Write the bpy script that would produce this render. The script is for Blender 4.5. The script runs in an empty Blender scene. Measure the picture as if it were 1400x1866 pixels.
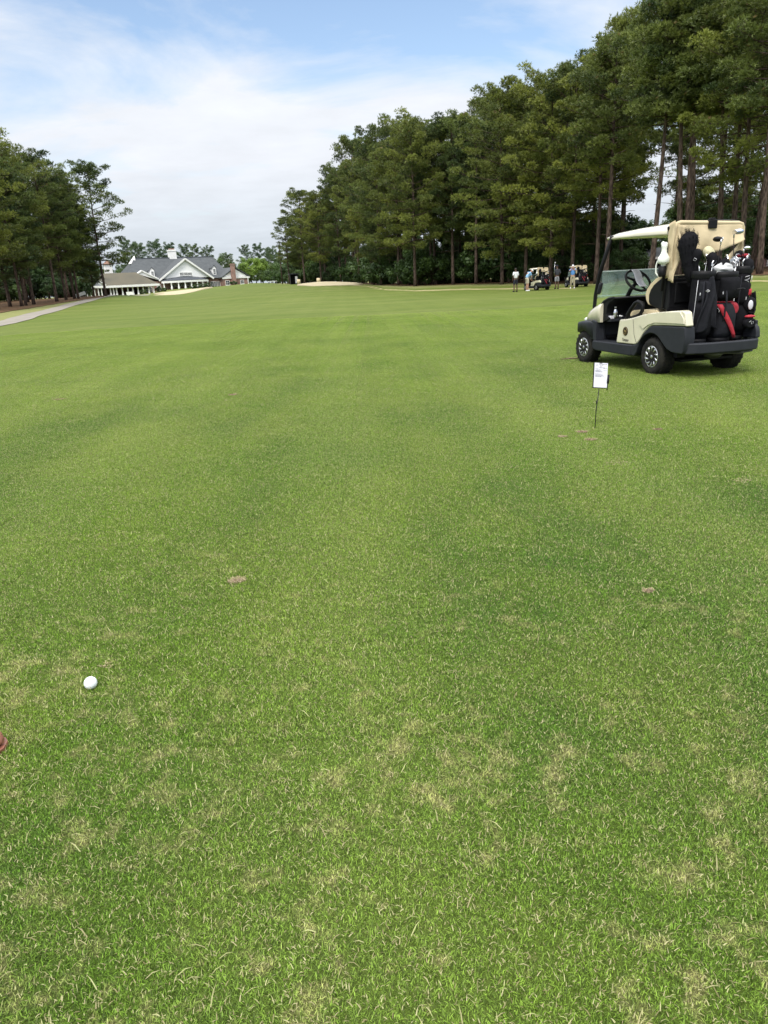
import bpy, math, random
import numpy as np
from mathutils import Vector, Matrix, Quaternion
PI = math.pi
S = bpy.context.scene
COL = S.collection
random.seed(7)

# ------------------------------------------------------------------ camera
FPX = 1294.0; PIT = math.radians(17.9); ROL = math.radians(-3.0); EYE = 1.25
cd = bpy.data.cameras.new('camera'); cam = bpy.data.objects.new('camera', cd); COL.objects.link(cam)
cam.location = (0, 0, EYE)
CR = Matrix.Rotation(PI/2 - PIT, 3, 'X') @ Matrix.Rotation(ROL, 3, 'Z')
cam.rotation_euler = CR.to_euler()
cd.sensor_fit = 'HORIZONTAL'; cd.sensor_width = 36.0; cd.lens = 36.0*FPX/1400.0
cd.clip_start = 0.05; cd.clip_end = 3000
S.camera = cam

# ------------------------------------------------------------------ sky, sun, exposure
S.view_settings.view_transform = 'Standard'; S.view_settings.look = 'None'
S.view_settings.exposure = 0.0; S.view_settings.gamma = 1.0
SUN_EL = math.radians(54); SUN_AZ = math.radians(200)      # compass angle from +Y, clockwise
W = bpy.data.worlds.new('World'); S.world = W; W.use_nodes = True
nt = W.node_tree; nt.nodes.clear()
def N(nt, t, **k):
    n = nt.nodes.new(t)
    for a, v in k.items(): setattr(n, a, v)
    return n
def L(nt, a, b): nt.links.new(a, b)
def mathn(nt, op, a, b=None, clamp=False):
    n = N(nt, 'ShaderNodeMath', operation=op); n.use_clamp = clamp
    for i, v in enumerate((a, b)):
        if v is None: continue
        if isinstance(v, (int, float)): n.inputs[i].default_value = v
        else: L(nt, v, n.inputs[i])
    return n.outputs[0]
def ramp(nt, fac, stops):
    n = N(nt, 'ShaderNodeValToRGB'); e = n.color_ramp.elements
    while len(e) < len(stops): e.new(0.5)
    for el, (p, c) in zip(e, stops):
        el.position = p; el.color = (c[0], c[1], c[2], 1) if not isinstance(c, (int, float)) else (c, c, c, 1)
    L(nt, fac, n.inputs[0]); return n.outputs[0]
def mixc(nt, fac, a, b, blend='MIX'):
    n = N(nt, 'ShaderNodeMix', data_type='RGBA', blend_type=blend)
    for s, v in ((n.inputs[0], fac), (n.inputs[6], a), (n.inputs[7], b)):
        if isinstance(v, (int, float)): s.default_value = v
        elif isinstance(v, tuple): s.default_value = (v[0], v[1], v[2], 1)
        else: L(nt, v, s)
    return n.outputs[2]
sky = N(nt, 'ShaderNodeTexSky', sky_type='NISHITA'); sky.sun_disc = False
sky.sun_elevation = SUN_EL; sky.sun_rotation = SUN_AZ; sky.dust_density = 2.0; sky.ozone_density = 1.5
tc = N(nt, 'ShaderNodeTexCoord'); sep = N(nt, 'ShaderNodeSeparateXYZ'); L(nt, tc.outputs['Generated'], sep.inputs[0])
zz = mathn(nt, 'MAXIMUM', sep.outputs[2], 0.0)
den = mathn(nt, 'ADD', zz, 0.13)
cx_ = mathn(nt, 'DIVIDE', sep.outputs[0], den); cy_ = mathn(nt, 'DIVIDE', sep.outputs[1], den)
cmb = N(nt, 'ShaderNodeCombineXYZ'); L(nt, cx_, cmb.inputs[0]); L(nt, mathn(nt, 'MULTIPLY', cy_, 1.15), cmb.inputs[1])
cmb.inputs[2].default_value = 3.1
n1 = N(nt, 'ShaderNodeTexNoise'); n1.inputs['Scale'].default_value = 0.95; n1.inputs['Detail'].default_value = 9; n1.inputs['Roughness'].default_value = 0.56; n1.inputs['Distortion'].default_value = 0.5
L(nt, cmb.outputs[0], n1.inputs['Vector'])
n2 = N(nt, 'ShaderNodeTexNoise'); n2.inputs['Scale'].default_value = 2.6; n2.inputs['Detail'].default_value = 6; n2.inputs['Roughness'].default_value = 0.6
L(nt, cmb.outputs[0], n2.inputs['Vector'])
# cover: nearly closed low down, opening around 15-25 degrees, closed again overhead
cov_el = ramp(nt, zz, [(0.0, 1.0), (0.18, 0.80), (0.255, 0.42), (0.31, 0.16), (0.42, 0.30), (0.60, 0.75)])
cover = mathn(nt, 'ADD', cov_el, mathn(nt, 'MULTIPLY', mathn(nt, 'SUBTRACT', n1.outputs[0], 0.5), 2.6), True)
cover = mathn(nt, 'MULTIPLY', ramp(nt, cover, [(0.10, 0.0), (0.75, 1.0)]), 0.97)
# cloud brightness: haze grey at the horizon, brightest overhead as under a real overcast
cb = ramp(nt, zz, [(0.0, (0.62, 0.69, 0.76)), (0.06, (0.70, 0.76, 0.83)), (0.15, (0.88, 0.91, 0.97)), (0.30, (0.92, 0.95, 1.0)), (0.42, (0.97, 0.97, 0.98)), (1.0, (1, 1, 1))])
gain = ramp(nt, zz, [(0.0, 0.255), (0.36, 0.26), (0.62, 0.70), (1.0, 0.85)])
shade = ramp(nt, n2.outputs[0], [(0.25, 0.93), (0.7, 1.05)])
cl = mixc(nt, 1.0, mixc(nt, 1.0, cb, shade, 'MULTIPLY'), gain, 'MULTIPLY')
clv = N(nt, 'ShaderNodeVectorMath', operation='SCALE'); L(nt, cl, clv.inputs[0]); clv.inputs['Scale'].default_value = 40.0
skyb = N(nt, 'ShaderNodeVectorMath', operation='MULTIPLY'); L(nt, sky.outputs[0], skyb.inputs[0]); skyb.inputs[1].default_value = (2.35, 2.28, 2.18)
allc = mixc(nt, cover, skyb.outputs[0], clv.outputs[0])
bg = N(nt, 'ShaderNodeBackground'); L(nt, allc, bg.inputs[0]); bg.inputs[1].default_value = 0.1
wo = N(nt, 'ShaderNodeOutputWorld'); L(nt, bg.outputs[0], wo.inputs[0])
ld = bpy.data.lights.new('sun', 'SUN'); ld.energy = 2.3; ld.angle = math.radians(11); ld.color = (1, 0.96, 0.88)
sun = bpy.data.objects.new('sun', ld); COL.objects.link(sun)
sd = Vector((math.sin(SUN_AZ)*math.cos(SUN_EL), math.cos(SUN_AZ)*math.cos(SUN_EL), math.sin(SUN_EL)))
sun.rotation_euler = sd.to_track_quat('Z', 'Y').to_euler()
S.cycles.use_denoising = True
S.cycles.max_bounces = 6; S.cycles.diffuse_bounces = 3; S.cycles.glossy_bounces = 3
S.cycles.transmission_bounces = 4; S.cycles.transparent_max_bounces = 8

# ------------------------------------------------------------------ pixel -> place
def ray(px, py): return CR @ Vector(((px-700)/FPX, -(py-933)/FPX, -1.0))
def at(px, py, Y):
    d = ray(px, py); return Vector((0, 0, EYE)) + d*(Y/d.y)
def hor(px): return 551.16 - px*(551.16-477.79)/1400.0
def _z(px, Y, py): return at(px, py, Y).z
GT = [  # column pixel, [(Y, z)]
 (-250, [(0,0),(40,.1),(82,.5),(130,1.0),(260,1.4),(900,1.6)]),
 (0,   [(0,0),(44,.02),(82,_z(0,82,563)),(130,_z(0,130,549)),(260,_z(0,260,546)),(900,3)]),
 (200, [(0,0),(60,.1),(116,_z(200,116,538)),(190,_z(200,190,541)),(300,_z(200,300,538)),(900,4)]),
 (330, [(0,0),(60,.12),(120,_z(330,120,541)),(160,_z(330,160,536.5)),(190,_z(330,190,529.5)),(206,_z(330,206,525.5)),(300,_z(330,300,524)),(900,6)]),
 (390, [(0,0),(60,.12),(120,_z(390,120,532)),(165,_z(390,165,526)),(206,_z(390,206,522.5)),(300,_z(390,300,521)),(900,6)]),
 (450, [(0,0),(60,.15),(120,_z(450,120,526)),(170,_z(450,170,518.5)),(210,_z(450,210,517)),(300,_z(450,300,516)),(900,7)]),
 (560, [(0,0),(60,.15),(100,_z(560,100,524)),(135,_z(560,135,517.5)),(260,_z(560,260,515)),(900,5)]),
 (700, [(0,0),(60,.08),(104,_z(700,104,520)),(170,_z(700,170,514)),(300,_z(700,300,511)),(900,5)]),
 (950, [(0,0),(62,.0),(86,_z(950,86,514)),(115,_z(950,115,508)),(200,_z(950,200,502)),(900,5)]),
 (1060,[(0,0),(58,.0),(70,.1),(90,_z(1060,90,507)),(125,_z(1060,125,501)),(900,5)]),
 (1200,[(0,0),(30,.02),(50,.38),(66,_z(1200,66,500)),(95,_z(1200,95,493)),(200,_z(1200,200,488)),(900,5)]),
 (1400,[(0,0),(14,0),(28,.14),(48,_z(1400,48,498)),(62,_z(1400,62,491)),(100,_z(1400,100,484)),(200,_z(1400,200,480)),(900,5)]),
 (1650,[(0,0),(14,0),(28,.2),(48,1.0),(100,1.6),(900,5)]),
]
GU = [at(c, hor(c), 1.0).x for c, _ in GT]
def _prof(p, Y):
    for (a, za), (b, zb) in zip(p, p[1:]):
        if Y <= b:
            t = (Y-a)/(b-a); return za + (zb-za)*t
    return p[-1][1]
def ground(X, Y):
    if Y < 2: return 0.0
    u = X/Y
    if u <= GU[0]: z = _prof(GT[0][1], Y)
    elif u >= GU[-1]: z = _prof(GT[-1][1], Y)
    else:
        for i in range(len(GU)-1):
            if u <= GU[i+1]:
                t = (u-GU[i])/(GU[i+1]-GU[i]); t = t*t*(3-2*t)
                z = _prof(GT[i][1], Y)*(1-t) + _prof(GT[i+1][1], Y)*t; break
    return z
def gp(px, Y):
    py = hor(px)
    for _ in range(4):
        p = at(px, py, Y); g = ground(p.x, Y)
        py -= (g-p.z)*FPX*1.104/Y
    p = at(px, py, Y); return Vector((p.x, Y, ground(p.x, Y)))
def topz(p, py):          # height above a ground point so that its top shows at row py
    px = 700
    for _ in range(6):
        h = at(px, py, p.y); px += (p.x-h.x)*FPX*1.05/p.y
    return at(px, py, p.y).z - p.z

# ------------------------------------------------------------------ object helpers
def tag(o, label=None, cat=None, group=None, kind=None):
    if label: o['label'] = label
    if cat: o['category'] = cat
    if group: o['group'] = group
    if kind: o['kind'] = kind
    return o
def empty(name, loc=(0, 0, 0), rz=0.0):
    o = bpy.data.objects.new(name, None); COL.objects.link(o); o.location = loc; o.rotation_euler.z = rz
    o.empty_display_size = 0.2
    return o
def copy_tree(o, parent=None):
    c = o.copy(); COL.objects.link(c); c.parent = parent
    for ch in list(o.children): copy_tree(ch, c)
    return c
class MB:
    def __init__(s): s.v = []; s.f = []; s.sm = []
    def add(s, vs, fs, smooth=False):
        b = len(s.v); s.v += [tuple(v) for v in vs]; s.f += [tuple(i+b for i in f) for f in fs]; s.sm += [smooth]*len(fs)
        return s
    def box(s, x0, x1, y0, y1, z0, z1):
        return s.add([(x0,y0,z0),(x1,y0,z0),(x1,y1,z0),(x0,y1,z0),(x0,y0,z1),(x1,y0,z1),(x1,y1,z1),(x0,y1,z1)],
                     [(3,2,1,0),(4,5,6,7),(0,1,5,4),(1,2,6,5),(2,3,7,6),(3,0,4,7)])
    def obox(s, c, ax, ay, az):       # centre and three half-extent vectors
        c = Vector(c); ax, ay, az = Vector(ax), Vector(ay), Vector(az)
        vs = [c+sx*ax+sy*ay+sz*az for sz in (-1,1) for sy in (-1,1) for sx in (-1,1)]
        return s.add(vs, [(0,2,3,1),(4,5,7,6),(0,1,5,4),(1,3,7,5),(3,2,6,7),(2,0,4,6)])
    def ring(s, pts, rads, n=8, closed=False, caps=True, flat=None):
        P = [Vector(p) for p in pts]; m = len(P)
        if isinstance(rads, (int, float)): rads = [rads]*m
        vs = []; up = None
        for i, p in enumerate(P):
            if closed: t = P[(i+1) % m]-P[i-1]
            else: t = P[min(i+1, m-1)]-P[max(i-1, 0)]
            t = t.normalized() if t.length > 1e-9 else Vector((0, 0, 1))
            if up is None: up = Vector((0, 0, 1)) if abs(t.z) < 0.9 else Vector((1, 0, 0))
            a = t.cross(up)
            if a.length < 1e-6: a = t.cross(Vector((0, 1, 0)))
            a.normalize(); b = a.cross(t).normalized(); up = b
            r = rads[i]
            for k in range(n):
                w = 2*PI*k/n; vs.append(p + (a*math.cos(w) + b*math.sin(w))*r)
        fs = []
        for i in range(m if closed else m-1):
            j = (i+1) % m
            for k in range(n):
                l = (k+1) % n; fs.append((i*n+k, i*n+l, j*n+l, j*n+k))
        s.add(vs, fs, True)
        if caps and not closed:
            b0 = len(s.v)-m*n
            s.f += [tuple(b0+k for k in reversed(range(n))), tuple(b0+(m-1)*n+k for k in range(n))]; s.sm += [False, False]
        return s
    def lathe(s, prof, c=(0,0,0), axis='Z', n=20, smooth=True):   # prof: (r, h)
        vs = []; m = len(prof)
        for r, h in prof:
            for k in range(n):
                a = 2*PI*k/n; x, y = r*math.cos(a), r*math.sin(a)
                q = (x, y, h) if axis == 'Z' else ((x, h, y) if axis == 'Y' else (h, x, y))
                vs.append((q[0]+c[0], q[1]+c[1], q[2]+c[2]))
        fs = [(i*n+k, i*n+(k+1) % n, (i+1)*n+(k+1) % n, (i+1)*n+k) for i in range(m-1) for k in range(n)]
        s.add(vs, fs, smooth)
        b0 = len(s.v)-m*n
        if prof[0][0] > 1e-4: s.f.append(tuple(b0+k for k in range(n))); s.sm.append(False)
        if prof[-1][0] > 1e-4: s.f.append(tuple(b0+(m-1)*n+k for k in range(n))); s.sm.append(False)
        return s
    def prism(s, poly, lo, hi, axis='Y'):   # poly in the other two axes
        n = len(poly)
        def q(a, b, h): return (a, h, b) if axis == 'Y' else ((h, a, b) if axis == 'X' else (a, b, h))
        vs = [q(a, b, lo) for a, b in poly] + [q(a, b, hi) for a, b in poly]
        fs = [tuple(range(n)), tuple(n+i for i in reversed(range(n)))] + [(i, i+n, (i+1) % n+n, (i+1) % n) for i in range(n)]
        return s.add(vs, fs)
    def loft(s, rings, smooth=True, caps=True):
        n = len(rings[0]); vs = [p for r in rings for p in r]
        fs = [(i*n+k, i*n+(k+1) % n, (i+1)*n+(k+1) % n, (i+1)*n+k) for i in range(len(rings)-1) for k in range(n)]
        b0 = len(s.v); s.add(vs, fs, smooth)
        if caps:
            s.f += [tuple(b0+k for k in reversed(range(n))), tuple(b0+(len(rings)-1)*n+k for k in range(n))]; s.sm += [False, False]
        return s
    def ell(s, c, r, n=12, m=8, R=None):
        rings = []
        for i in range(m+1):
            a = PI*i/m; rr = max(math.sin(a), 1e-3)
            ring = []
            for k in range(n):
                w = 2*PI*k/n; v = Vector((r[0]*rr*math.cos(w), r[1]*rr*math.sin(w), -r[2]*math.cos(a)))
                if R is not None: v = R @ v
                ring.append(v+Vector(c))
            rings.append(ring)
        return s.loft(rings)
    def grid(s, fn, nu, nv, smooth=True):
        vs = [fn(i/nu, j/nv) for j in range(nv+1) for i in range(nu+1)]
        fs = [(j*(nu+1)+i, j*(nu+1)+i+1, (j+1)*(nu+1)+i+1, (j+1)*(nu+1)+i) for j in range(nv) for i in range(nu)]
        return s.add(vs, fs, smooth)
    def build(s, name, mat, parent=None, bevel=0, solid=0, sub=0, fix=True, seg=2):
        me = bpy.data.meshes.new(name); me.from_pydata(s.v, [], s.f)
        me.polygons.foreach_set('use_smooth', s.sm); me.update()
        if fix:
            import bmesh
            bm = bmesh.new(); bm.from_mesh(me); bmesh.ops.recalc_face_normals(bm, faces=bm.faces[:]); bm.to_mesh(me); bm.free()
        me.materials.append(mat)
        o = bpy.data.objects.new(name, me); COL.objects.link(o)
        if parent is not None: o.parent = parent
        if solid: md = o.modifiers.new('t', 'SOLIDIFY'); md.thickness = solid; md.offset = 0
        if bevel:
            md = o.modifiers.new('b', 'BEVEL'); md.width = bevel; md.segments = seg; md.limit_method = 'ANGLE'; md.angle_limit = math.radians(40)
            me.polygons.foreach_set('use_smooth', [True]*len(me.polygons)); md.harden_normals = True
        if sub: md = o.modifiers.new('s', 'SUBSURF'); md.levels = sub; md.render_levels = sub
        return o

# ------------------------------------------------------------------ materials
def new_mat(name):
    m = bpy.data.materials.new(name); m.use_nodes = True; m.node_tree.nodes.clear(); return m, m.node_tree
def pbr(name, c1, c2=None, rough=0.6, metal=0.0, scale=8.0, bump=0.0, bscale=None, coat=0.0, spec=0.5, trans=0.0, space='Object', thin=0.0):
    m, t = new_mat(name); c2 = c2 or tuple(x*0.8 for x in c1)
    tcn = N(t, 'ShaderNodeTexCoord'); nz = N(t, 'ShaderNodeTexNoise'); nz.inputs['Scale'].default_value = scale; nz.inputs['Detail'].default_value = 5
    L(t, tcn.outputs[space], nz.inputs['Vector'])
    f = ramp(t, nz.outputs[0], [(0.3, 0.0), (0.7, 1.0)])
    col = mixc(t, f, c1, c2)
    b = N(t, 'ShaderNodeBsdfPrincipled'); L(t, col, b.inputs['Base Color'])
    b.inputs['Roughness'].default_value = rough; b.inputs['Metallic'].default_value = metal
    b.inputs['Coat Weight'].default_value = coat; b.inputs['Specular IOR Level'].default_value = spec
    b.inputs['Transmission Weight'].default_value = trans
    if bump:
        n3 = N(t, 'ShaderNodeTexNoise'); n3.inputs['Scale'].default_value = bscale or scale*4; n3.inputs['Detail'].default_value = 4
        L(t, tcn.outputs[space], n3.inputs['Vector'])
        bp = N(t, 'ShaderNodeBump'); bp.inputs['Strength'].default_value = bump; bp.inputs['Distance'].default_value = 0.02
        L(t, n3.outputs[0], bp.inputs['Height']); L(t, bp.outputs[0], b.inputs['Normal'])
    o = N(t, 'ShaderNodeOutputMaterial'); L(t, b.outputs[0], o.inputs[0])
    return m

def turf_color(t, far):
    """turf colour at a world position: mown lanes, lush and tired patches, dead thatch, painted near shading"""
    g = N(t, 'ShaderNodeNewGeometry'); sp = N(t, 'ShaderNodeSeparateXYZ'); L(t, g.outputs['Position'], sp.inputs[0])
    def noise(scale, det=4, sx=1.0, sy=1.0, off=0.0, rough=0.5):
        mp = N(t, 'ShaderNodeMapping'); mp.inputs['Scale'].default_value = (sx, sy, 0.0); mp.inputs['Location'].default_value = (off, off*0.7, 0)
        mp.inputs['Rotation'].default_value = (0, 0, 0.35)
        L(t, g.outputs['Position'], mp.inputs['Vector'])
        n = N(t, 'ShaderNodeTexNoise'); n.inputs['Scale'].default_value = scale; n.inputs['Detail'].default_value = det; n.inputs['Roughness'].default_value = rough
        L(t, mp.outputs[0], n.inputs['Vector']); return n.outputs[0]
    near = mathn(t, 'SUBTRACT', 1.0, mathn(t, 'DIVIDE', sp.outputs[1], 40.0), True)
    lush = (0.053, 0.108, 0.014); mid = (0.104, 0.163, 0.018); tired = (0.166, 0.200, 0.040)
    a = ramp(t, noise(0.32, 6, 1.0, 0.8, 3.0, 0.62), [(0.38, 0.0), (0.62, 1.0)])
    c = mixc(t, a, lush, mid)
    b_ = ramp(t, noise(0.9, 5, 1.3, 0.7, 17.0, 0.6), [(0.40, 0.0), (0.70, 1.0)])
    c = mixc(t, mathn(t, 'MULTIPLY', b_, 0.60), c, tired)
    # mower lanes running up the fairway, faint and wavering
    lane = mathn(t, 'SINE', mathn(t, 'ADD', mathn(t, 'MULTIPLY', mathn(t, 'ADD', sp.outputs[0], mathn(t, 'MULTIPLY', sp.outputs[1], 0.04)), 3.4), mathn(t, 'MULTIPLY', noise(0.12, 3, 1, 0.5, 5.0), 4.0)))
    c = mixc(t, mathn(t, 'MULTIPLY', ramp(t, lane, [(0.0, 0.0), (0.9, 1.0)]), 0.24), c, (0.185, 0.235, 0.055))
    # yellower up the fairway; vignetting and shade painted in as darker near turf
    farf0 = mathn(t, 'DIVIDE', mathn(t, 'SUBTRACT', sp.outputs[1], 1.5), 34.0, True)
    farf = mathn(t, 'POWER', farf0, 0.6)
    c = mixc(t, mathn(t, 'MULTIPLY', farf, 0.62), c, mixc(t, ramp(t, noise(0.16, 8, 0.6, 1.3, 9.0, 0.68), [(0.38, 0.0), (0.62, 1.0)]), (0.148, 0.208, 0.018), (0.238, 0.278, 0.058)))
    # dead thatch showing through close by
    fore = mathn(t, 'SUBTRACT', 1.0, mathn(t, 'DIVIDE', mathn(t, 'SUBTRACT', sp.outputs[1], 0.6), 3.6), True)
    th = mathn(t, 'ADD', mathn(t, 'MULTIPLY', noise(11.0, 5, 1, 1, 31.0, 0.62), 0.7), mathn(t, 'MULTIPLY', noise(1.6, 3, 1, 1, 41.0), 0.3))
    th = ramp(t, mathn(t, 'ADD', th, mathn(t, 'MULTIPLY', fore, 0.075)), [(0.565, 0.0), (0.69, 1.0)])
    c = mixc(t, mathn(t, 'MULTIPLY', th, mathn(t, 'ADD', mathn(t, 'MULTIPLY', fore, 0.42), 0.12)), c, (0.42, 0.33, 0.19))
    return c, sp, noise
def ground_mat():
    m, t = new_mat('turf_ground')
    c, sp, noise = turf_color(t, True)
    fine = ramp(t, noise(42.0, 6, 1, 1, 2.0, 0.75), [(0.25, 0.37), (0.75, 0.84)])
    c = mixc(t, 1.0, c, fine, 'MULTIPLY')
    c = mixc(t, 1.0, c, ramp(t, noise(5.0, 7, 0.5, 1.6, 22.0, 0.8), [(0.30, 0.78), (0.70, 1.20)]), 'MULTIPLY')
    # roughs: paler dry grass towards the trees, straw beyond
    at_ = N(t, 'ShaderNodeAttribute'); at_.attribute_name = 'zone'
    s2 = N(t, 'ShaderNodeSeparateColor'); L(t, at_.outputs['Color'], s2.inputs[0])
    nn = noise(0.5, 6, 1.0, 1.4, 50.0, 0.65)
    r1 = ramp(t, mathn(t, 'ADD', s2.outputs[0], mathn(t, 'MULTIPLY', mathn(t, 'SUBTRACT', nn, 0.5), 0.9)), [(0.35, 0.0), (0.75, 1.0)])
    c = mixc(t, r1, c, mixc(t, nn, (0.23, 0.225, 0.085), (0.13, 0.15, 0.048)))
    r2 = ramp(t, mathn(t, 'ADD', s2.outputs[1], mathn(t, 'MULTIPLY', mathn(t, 'SUBTRACT', nn, 0.5), 0.9)), [(0.40, 0.0), (0.62, 1.0)])
    c = mixc(t, r2, c, (0.34, 0.285, 0.155))
    b = N(t, 'ShaderNodeBsdfPrincipled'); L(t, c, b.inputs['Base Color']); b.inputs['Roughness'].default_value = 0.85; b.inputs['Specular IOR Level'].default_value = 0.15
    bp = N(t, 'ShaderNodeBump'); bp.inputs['Strength'].default_value = 0.5; bp.inputs['Distance'].default_value = 0.03
    L(t, noise(60.0, 5, 1, 1, 8.0, 0.7), bp.inputs['Height']); L(t, bp.outputs[0], b.inputs['Normal'])
    o = N(t, 'ShaderNodeOutputMaterial'); L(t, b.outputs[0], o.inputs[0]); return m
def blade_mat():
    m, t = new_mat('grass_blades')
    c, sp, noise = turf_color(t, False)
    a = N(t, 'ShaderNodeAttribute'); a.attribute_name = 'col'
    s2 = N(t, 'ShaderNodeSeparateColor'); L(t, a.outputs['Color'], s2.inputs[0])
    var = ramp(t, s2.outputs[0], [(0.0, 0.42), (0.40, 1.0), (0.75, 1.8), (1.0, 2.9)])
    c = mixc(t, 1.0, c, var, 'MULTIPLY'); c = mixc(t, 1.0, c, (1.0, 1.09, 0.90), "MULTIPLY")
    c = mixc(t, s2.outputs[1], c, mixc(t, s2.outputs[0], (0.26, 0.22, 0.10), (0.52, 0.47, 0.27)))
    b = N(t, 'ShaderNodeBsdfPrincipled'); L(t, c, b.inputs['Base Color']); b.inputs['Roughness'].default_value = 0.55; b.inputs['Specular IOR Level'].default_value = 0.3
    tr = N(t, 'ShaderNodeBsdfTranslucent'); L(t, c, tr.inputs[0])
    mx = N(t, 'ShaderNodeMixShader'); mx.inputs[0].default_value = 0.3; L(t, b.outputs[0], mx.inputs[1]); L(t, tr.outputs[0], mx.inputs[2])
    o = N(t, 'ShaderNodeOutputMaterial'); L(t, mx.outputs[0], o.inputs[0]); return m
def leaf_mat(name, dark, light, trans=0.3, rough=0.5):
    m, t = new_mat(name)
    a = N(t, 'ShaderNodeAttribute'); a.attribute_name = 'col'
    oi = N(t, 'ShaderNodeObjectInfo')
    s2 = N(t, 'ShaderNodeSeparateColor'); L(t, a.outputs['Color'], s2.inputs[0])
    f = mathn(t, 'ADD', mathn(t, 'MULTIPLY', s2.outputs[0], 0.8), mathn(t, 'MULTIPLY', oi.outputs['Random'], 0.2), True)
    c = mixc(t, f, dark, light)
    c = mixc(t, 1.0, c, ramp(t, oi.outputs['Random'], [(0.0, (0.85, 0.92, 1.0)), (0.5, (1, 1, 1)), (1.0, (1.18, 1.10, 0.9))]), 'MULTIPLY')
    c = mixc(t, s2.outputs[1], c, (0.20, 0.13, 0.06))
    b = N(t, 'ShaderNodeBsdfPrincipled'); L(t, c, b.inputs['Base Color']); b.inputs['Roughness'].default_value = rough; b.inputs['Specular IOR Level'].default_value = 0.35
    tr = N(t, 'ShaderNodeBsdfTranslucent'); L(t, c, tr.inputs[0])
    mx = N(t, 'ShaderNodeMixShader'); mx.inputs[0].default_value = trans; L(t, b.outputs[0], mx.inputs[1]); L(t, tr.outputs[0], mx.inputs[2])
    o = N(t, 'ShaderNodeOutputMaterial'); L(t, mx.outputs[0], o.inputs[0]); return m
def bark_mat(name, c1, c2):
    m, t = new_mat(name)
    tcn = N(t, 'ShaderNodeTexCoord'); mp = N(t, 'ShaderNodeMapping'); mp.inputs['Scale'].default_value = (3.0, 3.0, 0.9); L(t, tcn.outputs['Object'], mp.inputs[0])
    v = N(t, 'ShaderNodeTexVoronoi'); v.inputs['Scale'].default_value = 2.6; L(t, mp.outputs[0], v.inputs['Vector'])
    nz = N(t, 'ShaderNodeTexNoise'); nz.inputs['Scale'].default_value = 1.7; nz.inputs['Detail'].default_value = 8; L(t, mp.outputs[0], nz.inputs['Vector'])
    f = mathn(t, 'MULTIPLY', v.outputs['Distance'], nz.outputs[0])
    c = mixc(t, ramp(t, f, [(0.08, 0.0), (0.40, 1.0)]), c1, c2)
    b = N(t, 'ShaderNodeBsdfPrincipled'); L(t, c, b.inputs['Base Color']); b.inputs['Roughness'].default_value = 0.9; b.inputs['Specular IOR Level'].default_value = 0.1
    bp = N(t, 'ShaderNodeBump'); bp.inputs['Strength'].default_value = 0.8; bp.inputs['Distance'].default_value = 0.05
    L(t, f, bp.inputs['Height']); L(t, bp.outputs[0], b.inputs['Normal'])
    o = N(t, 'ShaderNodeOutputMaterial'); L(t, b.outputs[0], o.inputs[0]); return m
def brick_mat(name, c1, c2, mortar, scale=1.0, bw=0.22, bh=0.075):
    m, t = new_mat(name)
    tcn = N(t, 'ShaderNodeTexCoord'); br = N(t, 'ShaderNodeTexBrick')
    mp = N(t, 'ShaderNodeMapping'); mp.inputs['Rotation'].default_value = (PI/2, 0, 0); L(t, tcn.outputs['Object'], mp.inputs[0]); L(t, mp.outputs[0], br.inputs['Vector'])
    br.inputs['Scale'].default_value = scale; br.inputs['Brick Width'].default_value = bw; br.inputs['Row Height'].default_value = bh; br.inputs['Mortar Size'].default_value = 0.012
    for i, c in ((1, c1), (2, c2), (3, mortar)): br.inputs[i].default_value = (*c, 1)
    nz = N(t, 'ShaderNodeTexNoise'); nz.inputs['Scale'].default_value = 0.8; nz.inputs['Detail'].default_value = 6; L(t, tcn.outputs['Object'], nz.inputs['Vector'])
    c = mixc(t, 1.0, br.outputs[0], ramp(t, nz.outputs[0], [(0.3, 0.75), (0.7, 1.2)]), 'MULTIPLY')
    b = N(t, 'ShaderNodeBsdfPrincipled'); L(t, c, b.inputs['Base Color']); b.inputs['Roughness'].default_value = 0.9
    o = N(t, 'ShaderNodeOutputMaterial'); L(t, b.outputs[0], o.inputs[0]); return m
def glass_mat(name, tint, haze_=0.12, op=0.35):
    m, t = new_mat(name)
    tr = N(t, 'ShaderNodeBsdfTransparent'); tr.inputs[0].default_value = (*tint, 1)
    gl = N(t, 'ShaderNodeBsdfGlossy'); gl.inputs['Roughness'].default_value = 0.08; gl.inputs[0].default_value = (0.9, 0.95, 0.95, 1)
    df = N(t, 'ShaderNodeBsdfDiffuse'); df.inputs[0].default_value = (0.36, 0.48, 0.46, 1)
    nz = N(t, 'ShaderNodeTexNoise'); nz.inputs['Scale'].default_value = 4; tcn = N(t, 'ShaderNodeTexCoord'); L(t, tcn.outputs['Object'], nz.inputs['Vector'])
    m1 = N(t, 'ShaderNodeMixShader'); L(t, mathn(t, 'MULTIPLY', nz.outputs[0], haze_*2), m1.inputs[0]); L(t, tr.outputs[0], m1.inputs[1]); L(t, df.outputs[0], m1.inputs[2])
    fr = N(t, 'ShaderNodeFresnel'); fr.inputs[0].default_value = 1.45
    m2 = N(t, 'ShaderNodeMixShader'); L(t, mathn(t, 'MULTIPLY', fr.outputs[0], op*2), m2.inputs[0]); L(t, m1.outputs[0], m2.inputs[1]); L(t, gl.outputs[0], m2.inputs[2])
    o = N(t, 'ShaderNodeOutputMaterial'); L(t, m2.outputs[0], o.inputs[0]); return m

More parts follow.
